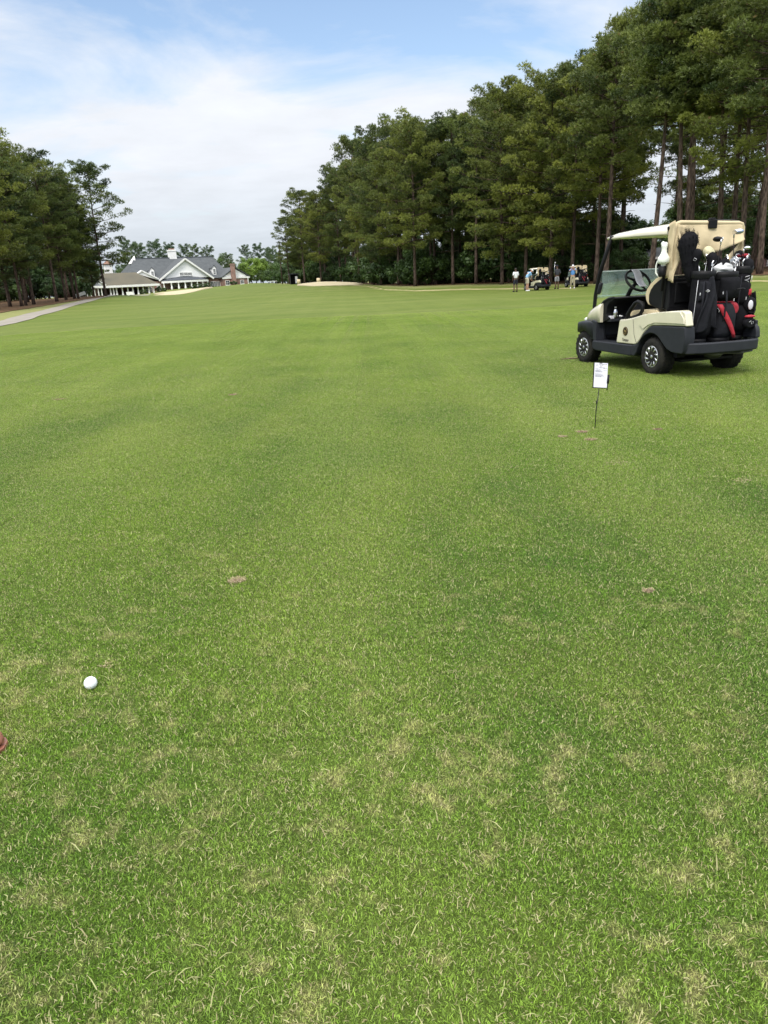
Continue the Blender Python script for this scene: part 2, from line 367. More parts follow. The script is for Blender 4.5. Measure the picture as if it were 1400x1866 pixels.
M = {}
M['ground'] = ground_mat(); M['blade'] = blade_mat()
M['pine'] = leaf_mat('pine_needles', (0.028, 0.052, 0.017), (0.225, 0.268, 0.058), 0.28)
M['pine_hazed'] = leaf_mat('haze_paled_pine_needles', (0.045, 0.085, 0.040), (0.14, 0.20, 0.085), 0.3)  # aerial haze painted into the far needles as a paler colour
M['broad'] = leaf_mat('broad_leaves', (0.022, 0.050, 0.014), (0.085, 0.150, 0.035), 0.35)
M['bright'] = leaf_mat('bright_leaves', (0.10, 0.17, 0.025), (0.30, 0.42, 0.07), 0.4)
M['bark'] = bark_mat('pine_bark', (0.030, 0.022, 0.018), (0.120, 0.088, 0.070))
M['straw'] = pbr('pine_straw', (0.150, 0.082, 0.045), (0.085, 0.060, 0.032), 0.95, scale=1.2, bump=0.6, bscale=9, spec=0.1)
M['sand'] = pbr('bunker_sand', (0.45, 0.39, 0.26), (0.36, 0.315, 0.21), 0.95, scale=0.7, bump=0.5, bscale=6, spec=0.1)
M['path'] = pbr('worn_asphalt', (0.26, 0.235, 0.20), (0.19, 0.175, 0.15), 0.9, scale=0.9, bump=0.3, bscale=20, spec=0.2)

# ------------------------------------------------------------------ ground
LINE = [(1480,40),(1400,47),(1300,53),(1200,60),(1060,74),(950,84),(850,90),(760,92),(700,104),(672,128),(630,150),(560,165),(520,180)]
def line_y(px, tab=LINE):
    t = sorted(tab)
    if px <= t[0][0]: return t[0][1]
    for (a, ya), (b, yb) in zip(t, t[1:]):
        if px <= b: return ya+(yb-ya)*(px-a)/(b-a)
    return t[-1][1]
LEFTL = [(-200,66),(0,74),(60,84),(110,94),(200,108)]
PATH = [(-160,33,1.0),(-60,38,1.0),(0,43.5,.95),(40,52,.92),(80,64,.9),(130,82,.95),(175,103,1.0),(215,125,1.3),(250,150,1.5),(262,172,1.8)]
def px_of(X, Y):
    q = CR.transposed() @ Vector((X, Y, ground(X, Y)-EYE)); return 700+FPX*q.x/max(-q.z, 1e-3)
def zone(X, Y):
    if Y < 12: return 0.0, 0.0
    px = px_of(X, Y); r = d = 0.0
    if px > 505:
        ly = line_y(px); e = (Y-ly*0.80)/(ly*0.16); r = min(max(e, 0), 1)
        k = ly*0.80; d = math.exp(-((Y-k)/(ly*0.035))**2)*(0.62 if px > 640 else 0.3)
    elif px < 330:
        py_ = line_y(px, [(a, b) for a, b, _ in PATH]); r = min(max((Y-py_*0.90)/(py_*0.12), 0), 1)*0.85
        if px > 200: r *= 0.6
    if 505 < px < 700 and 80 < Y < 130: d = max(d, 0.35)
    if Y > 230: r = 1.0
    return r, d
xs = sorted(set([round(v, 2) for v in list(np.arange(-14, 14.1, 0.5)) + list(np.arange(-80, 60.1, 2.0)) + [-900,-600,-400,-300,-220,-160,-130,-110,-95,70,85,100,130,180,260,400,600,900]]))
ys = sorted(set([round(v, 2) for v in list(np.arange(0, 24.1, 0.5)) + list(np.arange(24, 250, 2.0)) + [-60,-30,-15,-8,-4,-2,255,262,270,285,300,340,400,500,650,900]]))
vs = [(x, y, ground(x, y)) for y in ys for x in xs]; nx = len(xs)
fs = [(j*nx+i, j*nx+i+1, (j+1)*nx+i+1, (j+1)*nx+i) for j in range(len(ys)-1) for i in range(nx-1)]
gm = MB().add(vs, fs, True)
go = gm.build('ground', M['ground'], fix=False); tag(go, kind='structure')
ca = go.data.color_attributes.new('zone', 'FLOAT_COLOR', 'POINT')
buf = []
for x, y, z in vs:
    r, d = zone(x, y); buf += [r, d, 0, 1]
ca.data.foreach_set('color', buf)

def strip(name, left, right, mat, off, n=10, amp=0.0):
    """a draped sheet between two polylines of (x, y)"""
    mb = MB(); m = len(left)
    def fn(u, v):
        s_ = v*(m-1); i = min(int(s_), m-2); f = s_-i
        a = Vector(left[i]).lerp(Vector(left[i+1]), f); b = Vector(right[i]).lerp(Vector(right[i+1]), f)
        w = amp*math.sin(v*57+u*9)*math.sin(v*23+1)
        p = a.lerp(b, u)
        if u < 0.01: p = p + (a-b).normalized()*w
        if u > 0.99: p = p + (b-a).normalized()*amp*math.sin(v*41+2)
        return (p.x, p.y, ground(p.x, p.y)+off)
    mb.grid(fn, n, (m-1)*10)
    return tag(mb.build(name, mat, fix=False), kind='structure')
pl, pr = [], []
pp = [gp(px, Y) for px, Y, w in PATH]
for i, (px, Y, w) in enumerate(PATH):
    t_ = (pp[min(i+1, len(pp)-1)]-pp[max(i-1, 0)]); t_.z = 0; t_.normalize(); nrm = Vector((-t_.y, t_.x, 0))
    a, b = pp[i]+nrm*w, pp[i]-nrm*w; pl.append((a.x, a.y)); pr.append((b.x, b.y))
strip('path', pl, pr, M['path'], 0.03, 6, 0.12)
def bed(tab, d0, d1, off=0.04, n=14):
    a, b = [], []
    for px, Y in tab:
        p, q = gp(px, Y+d0), gp(px, Y+d1); a.append((p.x, p.y)); b.append((q.x, q.y))
    return strip('pine_straw_ground', a, b, M['straw'], off, n, 0.9)
bed(LINE[:7], -2.0, 42); bed(LINE[6:], -1.0, 30)
bed([(-260,58),(-120,62),(0,68),(60,80),(110,92),(190,108)], -1.0, 60, 0.045)
def bunker(pxc, Y0, Y1, w_px, seed, rise):
    rnd = random.Random(seed); c = gp(pxc, (Y0+Y1)/2); ry = (Y1-Y0)/2; e = gp(pxc+w_px, c.y); rx = e.x-c.x
    k = [rnd.uniform(-0.16, 0.16) for _ in range(5)]
    mb = MB(); n, m = 48, 6; vs_ = []; 
    for j in range(m+1):
        for i in range(n):
            a = 2*PI*i/n; r = (j/m)*(1+k[0]*math.sin(2*a+1)+k[1]*math.sin(3*a)+k[2]*math.cos(5*a)+k[3]*math.sin(4*a+2))
            x, y = c.x+rx*r*math.cos(a), c.y+ry*r*math.sin(a)
            t_ = (y-(c.y-ry))/(2*ry)
            vs_.append((x, y, ground(x, y)+0.05+rise*max(t_, 0)*(1.0)))
    fs_ = [(j*n+i, j*n+(i+1) % n, (j+1)*n+(i+1) % n, (j+1)*n+i) for j in range(m) for i in range(n)]
    vs_ += [(v[0], v[1]+0.3, ground(v[0], v[1])-0.4) for v in vs_[m*n:(m+1)*n]]
    fs_ += [(m*n+i, m*n+(i+1) % n, (m+1)*n+(i+1) % n, (m+1)*n+i) for i in range(n)]
    mb.add(vs_, fs_, True); return tag(mb.build('bunker', M['sand'], fix=False), kind='structure')
bunker(604, 110, 134, 62, 3, 0.30)
bunker(332, 160, 184, 46, 8, 0.25)

# ------------------------------------------------------------------ grass (real blades, instanced tiles)
TS = 0.5
def grass_tile(seed, nb, hmul=1.0):
    r = np.random.default_rng(seed)
    x, y = r.uniform(-TS/2, TS/2, nb), r.uniform(-TS/2, TS/2, nb)
    straw = r.random(nb) < 0.06
    yaw = r.uniform(0, 2*PI, nb); Ln = r.uniform(0.005, 0.0145, nb)*hmul; tilt = r.uniform(0.35, 1.45, nb)
    Ln[straw] *= r.uniform(0.7, 1.25, straw.sum()); tilt[straw] = r.uniform(0.8, 1.5, straw.sum())
    wd = r.uniform(0.0005, 0.00125, nb); big = r.random(nb) < 0.0008
    Ln[big] = r.uniform(0.025, 0.045, big.sum()); tilt[big] = r.uniform(1.2, 1.5, big.sum()); straw |= big; wd[big] = r.uniform(0.0009, 0.0016, big.sum())
    dx, dy = np.cos(yaw), np.sin(yaw); px, py = -dy*wd, dx*wd
    z0 = np.where(straw, r.uniform(0.0, 0.012, nb), 0.0)
    mx, mz = np.sin(tilt*0.7)*Ln*0.55, np.cos(tilt*0.7)*Ln*0.55+z0
    ex, ez = mx+np.sin(tilt*1.15)*Ln*0.5, np.maximum(mz+np.cos(tilt*1.15)*Ln*0.5, 0.001)
    V = np.empty((nb, 5, 3))
    V[:,0] = np.c_[x-px, y-py, z0]; V[:,1] = np.c_[x+px, y+py, z0]
    V[:,2] = np.c_[x+dx*mx+px*.8, y+dy*mx+py*.8, mz]; V[:,3] = np.c_[x+dx*mx-px*.8, y+dy*mx-py*.8, mz]
    V[:,4] = np.c_[x+dx*ex, y+dy*ex, ez]
    me = bpy.data.meshes.new('grass_tile'); me.vertices.add(nb*5); me.vertices.foreach_set('co', V.ravel())
    b = np.arange(nb)*5
    loops = np.stack([b, b+1, b+2, b+3, b+3, b+2, b+4], 1).ravel()
    me.loops.add(nb*7); me.loops.foreach_set('vertex_index', loops)
    st = np.stack([np.arange(nb)*7, np.arange(nb)*7+4], 1).ravel(); tot = np.tile([4, 3], nb)
    me.polygons.add(nb*2); me.polygons.foreach_set('loop_start', st); me.polygons.foreach_set('loop_total', tot)
    me.update(calc_edges=True)
    c = np.zeros((nb, 5, 4)); c[..., 0] = r.random(nb)[:, None]; c[..., 1] = np.where(straw, r.uniform(0.6, 1, nb), 0)[:, None]; c[..., 3] = 1
    ca = me.color_attributes.new('col', 'FLOAT_COLOR', 'POINT'); ca.data.foreach_set('color', c.ravel())
    me.materials.append(M['blade'])
    return bpy.data.objects.new('grass_tile', me)
LEV = [1.0, 1.0, 0.72, 0.50, 0.34, 0.22, 0.13, 0.07]
tiles = [grass_tile(1+k, int(36000*f)) for k, f in enumerate(LEV)]
pts, rots, vars_ = [], [], []
rg = random.Random(5)
ny = int(29/TS)
for j in range(-1, ny):
    y = 0.5+j*TS
    half = 1.6+y*0.66
    for i in range(-int(half/TS)-1, int(half/TS)+2):
        x = i*TS
        pts.append((x, y, ground(x, y)-0.001)); rots.append((0, 0, rg.randrange(4)*PI/2)); vars_.append(rg.randrange(2) if y < 7 else min(7, 1+int(max(0.0, (y-7)/3.2)+rg.random())))
gme = bpy.data.meshes.new('grass'); gme.from_pydata(pts, [], [])
gme.attributes.new('rot', 'FLOAT_VECTOR', 'POINT').data.foreach_set('vector', [c for r_ in rots for c in r_])
gme.attributes.new('var', 'INT', 'POINT').data.foreach_set('value', vars_)
grass = bpy.data.objects.new('grass', gme); COL.objects.link(grass)
tag(grass, 'closely mown green fairway grass with pale dead blades', 'grass', kind='stuff')
gn = bpy.data.node_groups.new('grass_nodes', 'GeometryNodeTree')
gn.interface.new_socket('Geometry', in_out='INPUT', socket_type='NodeSocketGeometry'); gn.interface.new_socket('Geometry', in_out='OUTPUT', socket_type='NodeSocketGeometry')
gi, gout = gn.nodes.new('NodeGroupInput'), gn.nodes.new('NodeGroupOutput'); jn = gn.nodes.new('GeometryNodeJoinGeometry')
av = gn.nodes.new('GeometryNodeInputNamedAttribute'); av.data_type = 'INT'; av.inputs['Name'].default_value = 'var'
ar = gn.nodes.new('GeometryNodeInputNamedAttribute'); ar.data_type = 'FLOAT_VECTOR'; ar.inputs['Name'].default_value = 'rot'
for k, tl in enumerate(tiles):
    oi = gn.nodes.new('GeometryNodeObjectInfo'); oi.inputs['Object'].default_value = tl; oi.inputs['As Instance'].default_value = True
    ip = gn.nodes.new('GeometryNodeInstanceOnPoints'); cmp_ = gn.nodes.new('FunctionNodeCompare'); cmp_.data_type = 'INT'; cmp_.operation = 'EQUAL'
    gn.links.new(av.outputs['Attribute'], cmp_.inputs[2]); cmp_.inputs[3].default_value = k
    gn.links.new(gi.outputs[0], ip.inputs['Points']); gn.links.new(cmp_.outputs[0], ip.inputs['Selection']); gn.links.new(oi.outputs['Geometry'], ip.inputs['Instance'])
    gn.links.new(ar.outputs['Attribute'], ip.inputs['Rotation']); gn.links.new(ip.outputs[0], jn.inputs[0])
gn.links.new(jn.outputs[0], gout.inputs[0])
grass.modifiers.new('g', 'NODES').node_group = gn
# ------------------------------------------------------------------ trees
def mesh_np(name, V, faces_n, col, mat):
    """V (n, k, 3): n separate k-gons; col (n, 2)"""
    n, k = V.shape[0], V.shape[1]
    me = bpy.data.meshes.new(name); me.vertices.add(n*k); me.vertices.foreach_set('co', V.astype(np.float32).ravel())
    me.loops.add(n*k); me.loops.foreach_set('vertex_index', np.arange(n*k))
    me.polygons.add(n); me.polygons.foreach_set('loop_start', np.arange(n)*k); me.polygons.foreach_set('loop_total', np.full(n, k))
    me.update(calc_edges=True)
    c = np.zeros((n, k, 4), np.float32); c[..., 0] = col[:, 0][:, None]; c[..., 1] = col[:, 1][:, None]; c[..., 3] = 1
    a = me.color_attributes.new('col', 'FLOAT_COLOR', 'POINT'); a.data.foreach_set('color', c.ravel())
    me.materials.append(mat); return me
def unit(v): return v/np.maximum(np.linalg.norm(v, axis=-1, keepdims=True), 1e-9)
def needles(r, C, R, tufts, per, ln, wd, tone, brown):
    """C (p,3) puff centres, R (p,) radii -> needle triangles fanned in tufts, biased to the upper outside of the puff"""
    p = len(C); d = unit(r.normal(size=(p, tufts, 3)) + np.array([0, 0, 0.35])); rad = r.uniform(0.35, 0.88, (p, tufts, 1))
    base = C[:, None, :] + d*rad*R[:, None, None]*np.array([1.0, 1.0, 0.62])
    axis = unit(d*0.8+np.array([0, 0, 0.55])+r.normal(size=d.shape)*0.25)
    nd = unit(axis[:, :, None, :] + r.normal(size=(p, tufts, per, 3))*0.5)
    L_ = ln*r.uniform(0.7, 1.25, (p, tufts, per, 1))
    tip = base[:, :, None, :] + nd*L_
    side = unit(np.cross(nd, r.normal(size=nd.shape)))*wd
    b = np.broadcast_to(base[:, :, None, :], tip.shape) + nd*L_*0.05
    V = np.stack([b-side, b+side, tip], axis=3).reshape(-1, 3, 3)
    t = np.clip(tone[:, None, None] + r.normal(size=(p, tufts, per))*0.05 + (r.random((p, tufts, 1))-0.5)*0.35, 0, 1).ravel()
    br = np.repeat(r.random((p, tufts)) < brown, per).astype(float).ravel()*0.8
    return V, np.stack([t, br], 1)
def pine_parts(seed, H=20.0, cb=0.35, R=3.9, dens=1.0, tr=0.21, puff=0.78, droop=0.0, needle=0.27, lean=0.0, mat='pine', sparse=0.0):
    r = np.random.default_rng(seed); rd = random.Random(seed)
    n = 14; ph = rd.uniform(0, 6); tp = []
    def axis(t): return Vector((lean*t*t*H + 0.22*math.sin(t*3.1+ph)*t, 0.22*math.cos(t*2.7+ph)*t, t*H))
    tr_r = [tr*(1.25 if i == 0 else 1.0)*(1-0.82*(i/n)**1.1) for i in range(n+1)]
    mb = MB(); mb.ring([axis(i/n)-(Vector((0, 0, 0.4)) if i == 0 else Vector()) for i in range(n+1)], tr_r, 9)
    C, RR, T = [], [], []
    nb = int(54*dens)
    for k in range(nb):
        f = (k+rd.random())/nb; t = cb+(0.985-cb)*f
        if rd.random() < sparse: continue
        shape = (0.42+0.95*math.sin(min(f*1.25+0.32, PI/2*1.0+f*1.15)))*(1-0.62*f**2.6)
        ln = R*shape*rd.uniform(0.55, 1.08); az = k*2.4+rd.uniform(-.5, .5)
        up = -0.12-droop+0.75*f+rd.uniform(-.15, .18)
        o = axis(t); dr = Vector((math.cos(az), math.sin(az), up)).normalized(); pts_ = []
        m = 5
        for i in range(m+1):
            s_ = i/m; q = o+dr*ln*s_+Vector((0, 0, (0.30*s_*s_-0.15*s_)*ln*0.5)); q += Vector((rd.uniform(-1, 1), rd.uniform(-1, 1), 0))*0.05*ln*s_; pts_.append(q)
        mb.ring(pts_, [max(0.075*(1-f*0.55)*(1-0.8*i/m), 0.012) for i in range(m+1)], 5, caps=False)
        tone = rd.uniform(0.05, 0.85)
        for i in range(2, m+1):
            for w in range(1 if i < m else 2):
                if i == 2 and rd.random() < 0.55: continue
                sd_ = Vector((-dr.y, dr.x, 0))*rd.uniform(-1, 1)*ln*0.26*(1.25-0.5*i/m)
                c = pts_[i]+sd_+Vector((0, 0, rd.uniform(0.0, 0.35)))
                if sd_.length > 0.35: mb.ring([pts_[max(i-1, 1)], c], [0.022, 0.008], 3, caps=False)
                C.append(c); RR.append(puff*rd.uniform(0.65, 1.25)); T.append(min(max(tone+rd.uniform(-.15, .2), 0), 1))
    for k in range(int(9*dens)):                      # rounded crown top
        c = axis(0.99)+Vector((rd.gauss(0, .22)*R, rd.gauss(0, .22)*R, rd.uniform(-.09, .02)*H*0.6)); C.append(c); RR.append(puff*1.1); T.append(rd.uniform(.3, .9))
    for k in range(7):                                # dead snags below the crown
        t = rd.uniform(cb*0.45, cb+0.06); az = rd.uniform(0, 6.28); o = axis(t); ln = rd.uniform(0.6, 2.3)
        d_ = Vector((math.cos(az), math.sin(az), rd.uniform(-.25, .3)))
        mb.ring([o, o+d_*ln*.5+Vector((0, 0, .05)), o+d_*ln], [0.035, 0.022, 0.008], 4, caps=False)
    V, c_ = needles(r, np.array([tuple(c) for c in C]), np.array(RR), 36, 6, needle, 0.032, np.array(T), 0.010)
    tm = mb.build('trunk', M['bark'], fix=False); tmesh = tm.data; bpy.data.objects.remove(tm)
    return tmesh, mesh_np('crown', V, 3, c_, M[mat]), float(np.percentile(V[..., 2], 99.9))
def leafy_parts(seed, H, R, base, nclump, leaf, mat, trunks=1, squash=0.8, flat=0.0):
    r = np.random.default_rng(seed); rd = random.Random(seed); mb = MB()
    C = []; RR = []
    cz = base+(H-base)*0.5
    for k in range(nclump):
        d = unit(r.normal(size=3)); q = r.uniform(0.35, 1.0)**0.5
        c = Vector((d[0]*R*q, d[1]*R*q, cz+d[2]*(H-base)*0.46*q)); C.append(c); RR.append(R*rd.uniform(0.16, 0.30))
    for j in range(trunks):
        a = rd.uniform(0, 6.28); fx = 0.0 if trunks == 1 else 0.15*R
        o = Vector((math.cos(a)*fx, math.sin(a)*fx, -0.2))
        top = Vector((math.cos(a)*fx*3, math.sin(a)*fx*3, H*0.72)); tr = 0.018*H+0.02
        mb.ring([o, o.lerp(top, .4)+Vector((rd.uniform(-.1, .1), rd.uniform(-.1, .1), 0))*R*.4, top], [tr, tr*.7, tr*.2], 7)
        for c in C[j::max(trunks, 1)][:16]:
            s_ = o.lerp(top, min(max(c.z/H*0.75, 0.15), 0.9)); mb.ring([s_, s_.lerp(c, .5)+Vector((0, 0, .1)), c], [tr*.35, tr*.2, tr*.08], 4, caps=False)
    C = np.array([tuple(c) for c in C]); RR = np.array(RR); per = 150
    p = len(C); d = unit(r.normal(size=(p, per, 3))); pos = C[:, None, :]+d*(r.uniform(0.5, 1.05, (p, per, 1)))*RR[:, None, None]*np.array([1, 1, squash])
    pos[..., 2] = np.maximum(pos[..., 2], 0.03)
    nrm = unit(d+np.array([0, 0, .5])+r.normal(size=d.shape)*.55); u = unit(np.cross(nrm, r.normal(size=d.shape))); v = np.cross(nrm, u)
    s_ = leaf*r.uniform(0.6, 1.3, (p, per, 1))
    V = np.stack([pos-u*s_, pos-v*s_*.5, pos+u*s_, pos+v*s_*.5], 2).reshape(-1, 4, 3)
    tone = np.clip(r.uniform(0.1, 0.85, p)[:, None]+r.normal(size=(p, per))*.13, 0, 1).ravel()
    tm = mb.build('trunk', M['bark'], fix=False); tmesh = tm.data; bpy.data.objects.remove(tm)
    return tmesh, mesh_np('crown', V, 4, np.stack([tone, tone*0], 1), M[mat]), H
PV = [pine_parts(11, cb=0.34, R=4.0), pine_parts(12, cb=0.26, R=4.4, dens=1.15, droop=.06), pine_parts(13, cb=0.46, R=3.6),
      pine_parts(14, cb=0.40, R=4.1, puff=.7), pine_parts(15, cb=0.18, R=4.5, dens=1.35, droop=.1), pine_parts(16, cb=0.52, R=3.4, tr=.24)]
PH = [pine_parts(17, cb=0.62, R=3.6, tr=.23, dens=.85, puff=.8), pine_parts(18, cb=0.58, R=3.9, tr=.22, dens=.8, puff=.74, sparse=.1)]
PS = [pine_parts(21, cb=0.24, R=4.7, dens=1.2, puff=.78, sparse=.12), pine_parts(22, cb=0.42, R=3.6, dens=.6, puff=.6, sparse=.2)]
PF = [pine_parts(31, cb=0.22, R=5.6, dens=1.0, puff=.85, needle=.42, mat='pine_hazed'), pine_parts(32, cb=0.30, R=5.0, dens=.8, puff=.8, needle=.42, mat='pine_hazed', sparse=.15), pine_parts(33, cb=.25, R=5.6, dens=.8, puff=.9, needle=.45, mat='pine_hazed')]
BV = [leafy_parts(41, 3.0, 2.1, .05, 34, .11, 'broad', 3), leafy_parts(42, 4.2, 2.3, .2, 40, .12, 'broad', 2), leafy_parts(43, 2.0, 1.8, .0, 30, .10, 'broad', 3)]
TV = [leafy_parts(51, 9, 3.4, 1.2, 60, .17, 'broad', 1), leafy_parts(52, 7, 2.8, .8, 52, .16, 'broad', 1)]
BR = leafy_parts(61, 9, 5.2, .4, 75, .26, 'bright', 2)
def plant(parts, loc, h, rz, name, label, cat, group=None, wx=1.0, lean=(0, 0), crown_label=None):
    tm, cm, H = parts; s = h/H
    root = empty(name, loc, rz); root.scale = (s*wx, s*wx, s); root.rotation_euler = (lean[0], lean[1], rz)
    for nm, me in (('trunk', tm), ('crown', cm)):
        o = bpy.data.objects.new(nm, me); COL.objects.link(o); o.parent = root
    return tag(root, label, cat, group)
rt = random.Random(99)
# --- the grove on the right: trees one can pick out along its edge
TOP = [(520,425),(545,352),(575,345),(600,335),(625,282),(660,238),(700,214),(760,204),(800,198),(850,203),(888,180),(925,150),(960,128),(1000,132),(1030,120),(1065,95),(1100,62),(1135,20),(1180,-20),(1300,-60),(1500,-60)]
def top_of(px): return line_y(px, TOP)
def pine_at(px, Y, top, parts, label, group=None, lean=(0, 0), wx=None, rz=None, name='pine_tree'):
    p = gp(px, Y); h = topz(p, top)
    if h < 9 and Y < 200: h = 9.0
    return plant(parts, p, h, rt.uniform(0, 6.28) if rz is None else rz, name, label, 'pine tree', group, wx or max(min(20.5/h, 1.15), .8), lean)
EDGE = [  # px, distance, top row, variant, lean, label
 (757,91,206,PV[1],0,'dark pine at the grove edge with a bare reddish trunk down to the grass'),
 (787,95,214,PV[3],0,'dark pine just right of the bare reddish trunk at the grove edge'),
 (727,101,215,PS[0],.01,'pine with a pale vine covered trunk at the left shoulder of the big grove'),
 (695,108,228,PV[4],0,'broad dark pine forming the left shoulder of the tall grove'),
 (655,126,246,PV[0],0,'pine sloping down the left flank of the tall grove'),
 (622,146,292,PV[1],0,'pine low on the left flank of the grove beside the open gap'),
 (586,150,345,PS[0],0,'thin pine with see through crown behind the right bunker'),
 (556,156,343,PV[3],0,'round topped pine standing at the far left tip of the grove'),
 (528,170,395,PV[0],0,'shorter pine at the far left tip of the grove beside the black shelter'),
 (826,91,206,PV[0],0,'pine between the dark pines and the tallest part of the grove'),
 (868,88,205,PS[1],0,'slim pine with a small round crown showing above the notch in the grove'),
 (915,81,150,PV[4],0,'yellow green pine with foliage nearly to the ground left of the white shirted golfer'),
 (958,80,128,PV[1],0,'broad flat topped pine behind the golfer in the blue shirt and beige shorts'),
 (1003,75,132,PV[4],0,'pine directly behind the left one of the two far golf carts'),
 (1042,73,112,PV[0],0,'pine between the two far golf carts'),
 (1086,68,86,PV[3],0,'pine behind the right one of the two far golf carts'),
 (1103,64,55,PV[5],.02,'bare trunked pine behind the front strut of the near golf cart'),
 (1186,56,-30,PH[1],.03,'slender pine leaning right above the roof of the near golf cart'),
 (1236,55,-40,PH[0],-.045,'left one of the twin straight reddish pines above the near cart roof'),
 (1257,55,-50,PH[1],-.055,'right one of the twin straight reddish pines above the near cart roof'),
 (1309,54,-60,PH[0],-.05,'dark straight pine above the rear curtain of the near golf cart'),
 (1348,50,-60,PV[0],-.03,'pine just left of the two trunks at the right picture edge'),
 (1384,47,-60,PH[1],-.05,'thick reddish pine trunk at the right picture edge'),
]
for px, Y, tp, v, ln, lb in EDGE:
    pine_at(px, Y, tp, v, lb, lean=(0, ln), rz=(rt.uniform(0, 6.28) if ln == 0 else 0.0))
HAND = [(757,'the bare reddish trunk'),(787,'the dark pine beside the bare trunk'),(727,'the vine covered pine'),(695,'the left shoulder of the grove'),(655,'the upper left flank'),(622,'the low left flank'),(586,'the thin pine behind the bunker'),
 (556,'the round topped tip pine'),(528,'the black shelter'),(826,'the pines left of the notch'),(868,'the notch in the skyline'),(915,'the low boughed yellow green pine'),(940,'the white shirted golfer'),(963,'the stooping golfer'),(990,'the left far cart'),
 (1014,'the golfer in dark jacket'),(1044,'the golfer in white cap'),(1066,'the right far cart'),(1103,'the near cart windscreen post'),(1140,'the near cart roof tip'),(1186,'the slender leaning pine'),(1215,'the white bottle on the cart'),(1245,'the twin reddish pines'),(1290,'the middle of the near cart curtain'),(1309,'the dark pine above the curtain'),(1348,'the pines right of the curtain'),(1384,'the thick trunk at the right edge'),(1460,'the trunks beyond the right edge')]
USED = set()
def unique(fmt, px, extras):
    hs = sorted(HAND, key=lambda h: abs(h[0]-px))
    for ex in extras:
        for hpx, h in hs[:2]:
            for side in ('', ' and left of it', ' and right of it'):
                if side == ' and left of it' and px > hpx: continue
                if side == ' and right of it' and px < hpx: continue
                lb = (fmt % h)+side+ex
                if lb not in USED and len(lb.split()) <= 16: USED.add(lb); return lb
    return fmt % hs[0][1]
rows = [(5, 5.0, 'pine just behind %s'), (10, 5.4, 'pine two rows behind %s'), (16, 6.0, 'pine three rows behind %s'), (24, 7.0, 'pine four rows behind %s'), (34, 8.0, 'pine far back behind %s')]
for ri, (dy, sp, fmt) in enumerate(rows):
    px = 1500 - rt.uniform(0, 20)
    while px > 535:
        Y = line_y(px)+dy*(1.0 if px > 700 else 0.7)+rt.uniform(-2, 2); step = sp*1360/Y*rt.uniform(0.75, 1.2)
        gap = (1168 < px < 1226 and dy > 4) or (1350 < px < 1368 and dy > 9) or (px > 1150 and ri in (2, 3) and rt.random() < .6)
        if not gap:
            v = rt.choice([PH[0], PH[1], PH[0], PV[5], PV[2]] if px > 1140 else [PV[0], PV[2], PV[3], PV[0], PV[1]] if px > 1090 else [PV[0], PV[4], PV[3], PV[1], PV[1]] if ri == 0 else [PV[2], PV[0], PV[3], PV[0]])
            pine_at(px, Y, top_of(px+(px-760)*.09)+rt.uniform(8, 60), v, unique(fmt, px, ('', ', shorter', ', slimmer')), 'pines packed inside the right grove', lean=(rt.uniform(-.02, .02), rt.uniform(-.03, .01)))
        px -= step
# undergrowth beneath them
def shrub(px, Y, h, v, label, group, name='bush', cat='bush'):
    plant(v, gp(px, Y), h, rt.uniform(0, 6.28), name, label, cat, group)
px = 1480
while px > 520:
    Y = line_y(px)+rt.uniform(3, 9); side = px > 1090
    if not (1165 < px < 1228 or px > 1340):
        shrub(px, Y, rt.uniform(1.4, 3.0) if side else rt.uniform(2.6, 5.2), rt.choice(BV), unique('dark leafy bush behind %s', px, ('', ', lower', ', rounder')), 'bushes at the foot of the right grove')
    px -= rt.uniform(13, 22)*(95/Y)
px = 1480
while px > 520:
    Y = line_y(px)+rt.uniform(26, 44)
    if not 1168 < px < 1226: shrub(px, Y, rt.uniform(6.5, 10) if px < 1100 else rt.uniform(6, 9), rt.choice(TV), unique('leafy tree far back behind %s', px, ('', ', lower', ', rounder')), 'leafy trees far back in the right grove', 'broadleaf_tree', 'tree')
    px -= rt.uniform(16, 28)
px = 1480
while px > 530:
    Y = line_y(px)+rt.uniform(11, 20)
    if not 1165 < px < 1228: shrub(px, Y, rt.uniform(5, 8.5) if px < 1120 else rt.uniform(3.5, 6), rt.choice(TV), unique('small leafy tree among trunks behind %s', px, ('', ', lower', ', rounder')), 'small leafy trees inside the right grove', 'broadleaf_tree', 'tree')
    px -= rt.uniform(26, 44)
px = 1560
while px > 1080:
    Y = line_y(px)+rt.uniform(58, 80)
    shrub(px, Y, rt.uniform(6.5, 11), rt.choice(TV), unique('tall leafy tree closing the view behind %s', px, ('', ', lower', ', rounder', ', darker', ', ragged')), 'tall leafy trees closing the view on the right', 'broadleaf_tree', 'tree')
    px -= rt.uniform(20, 30)
px = 1520
while px > 1225:
    Y = line_y(px)+rt.uniform(20, 50)
    pine_at(px, Y, top_of(px)+rt.uniform(60, 160), PV[4], unique('low boughed pine far behind %s', px, ('', ', shorter', ', slimmer')), 'pines packed inside the right grove')
    px -= rt.uniform(50, 80)
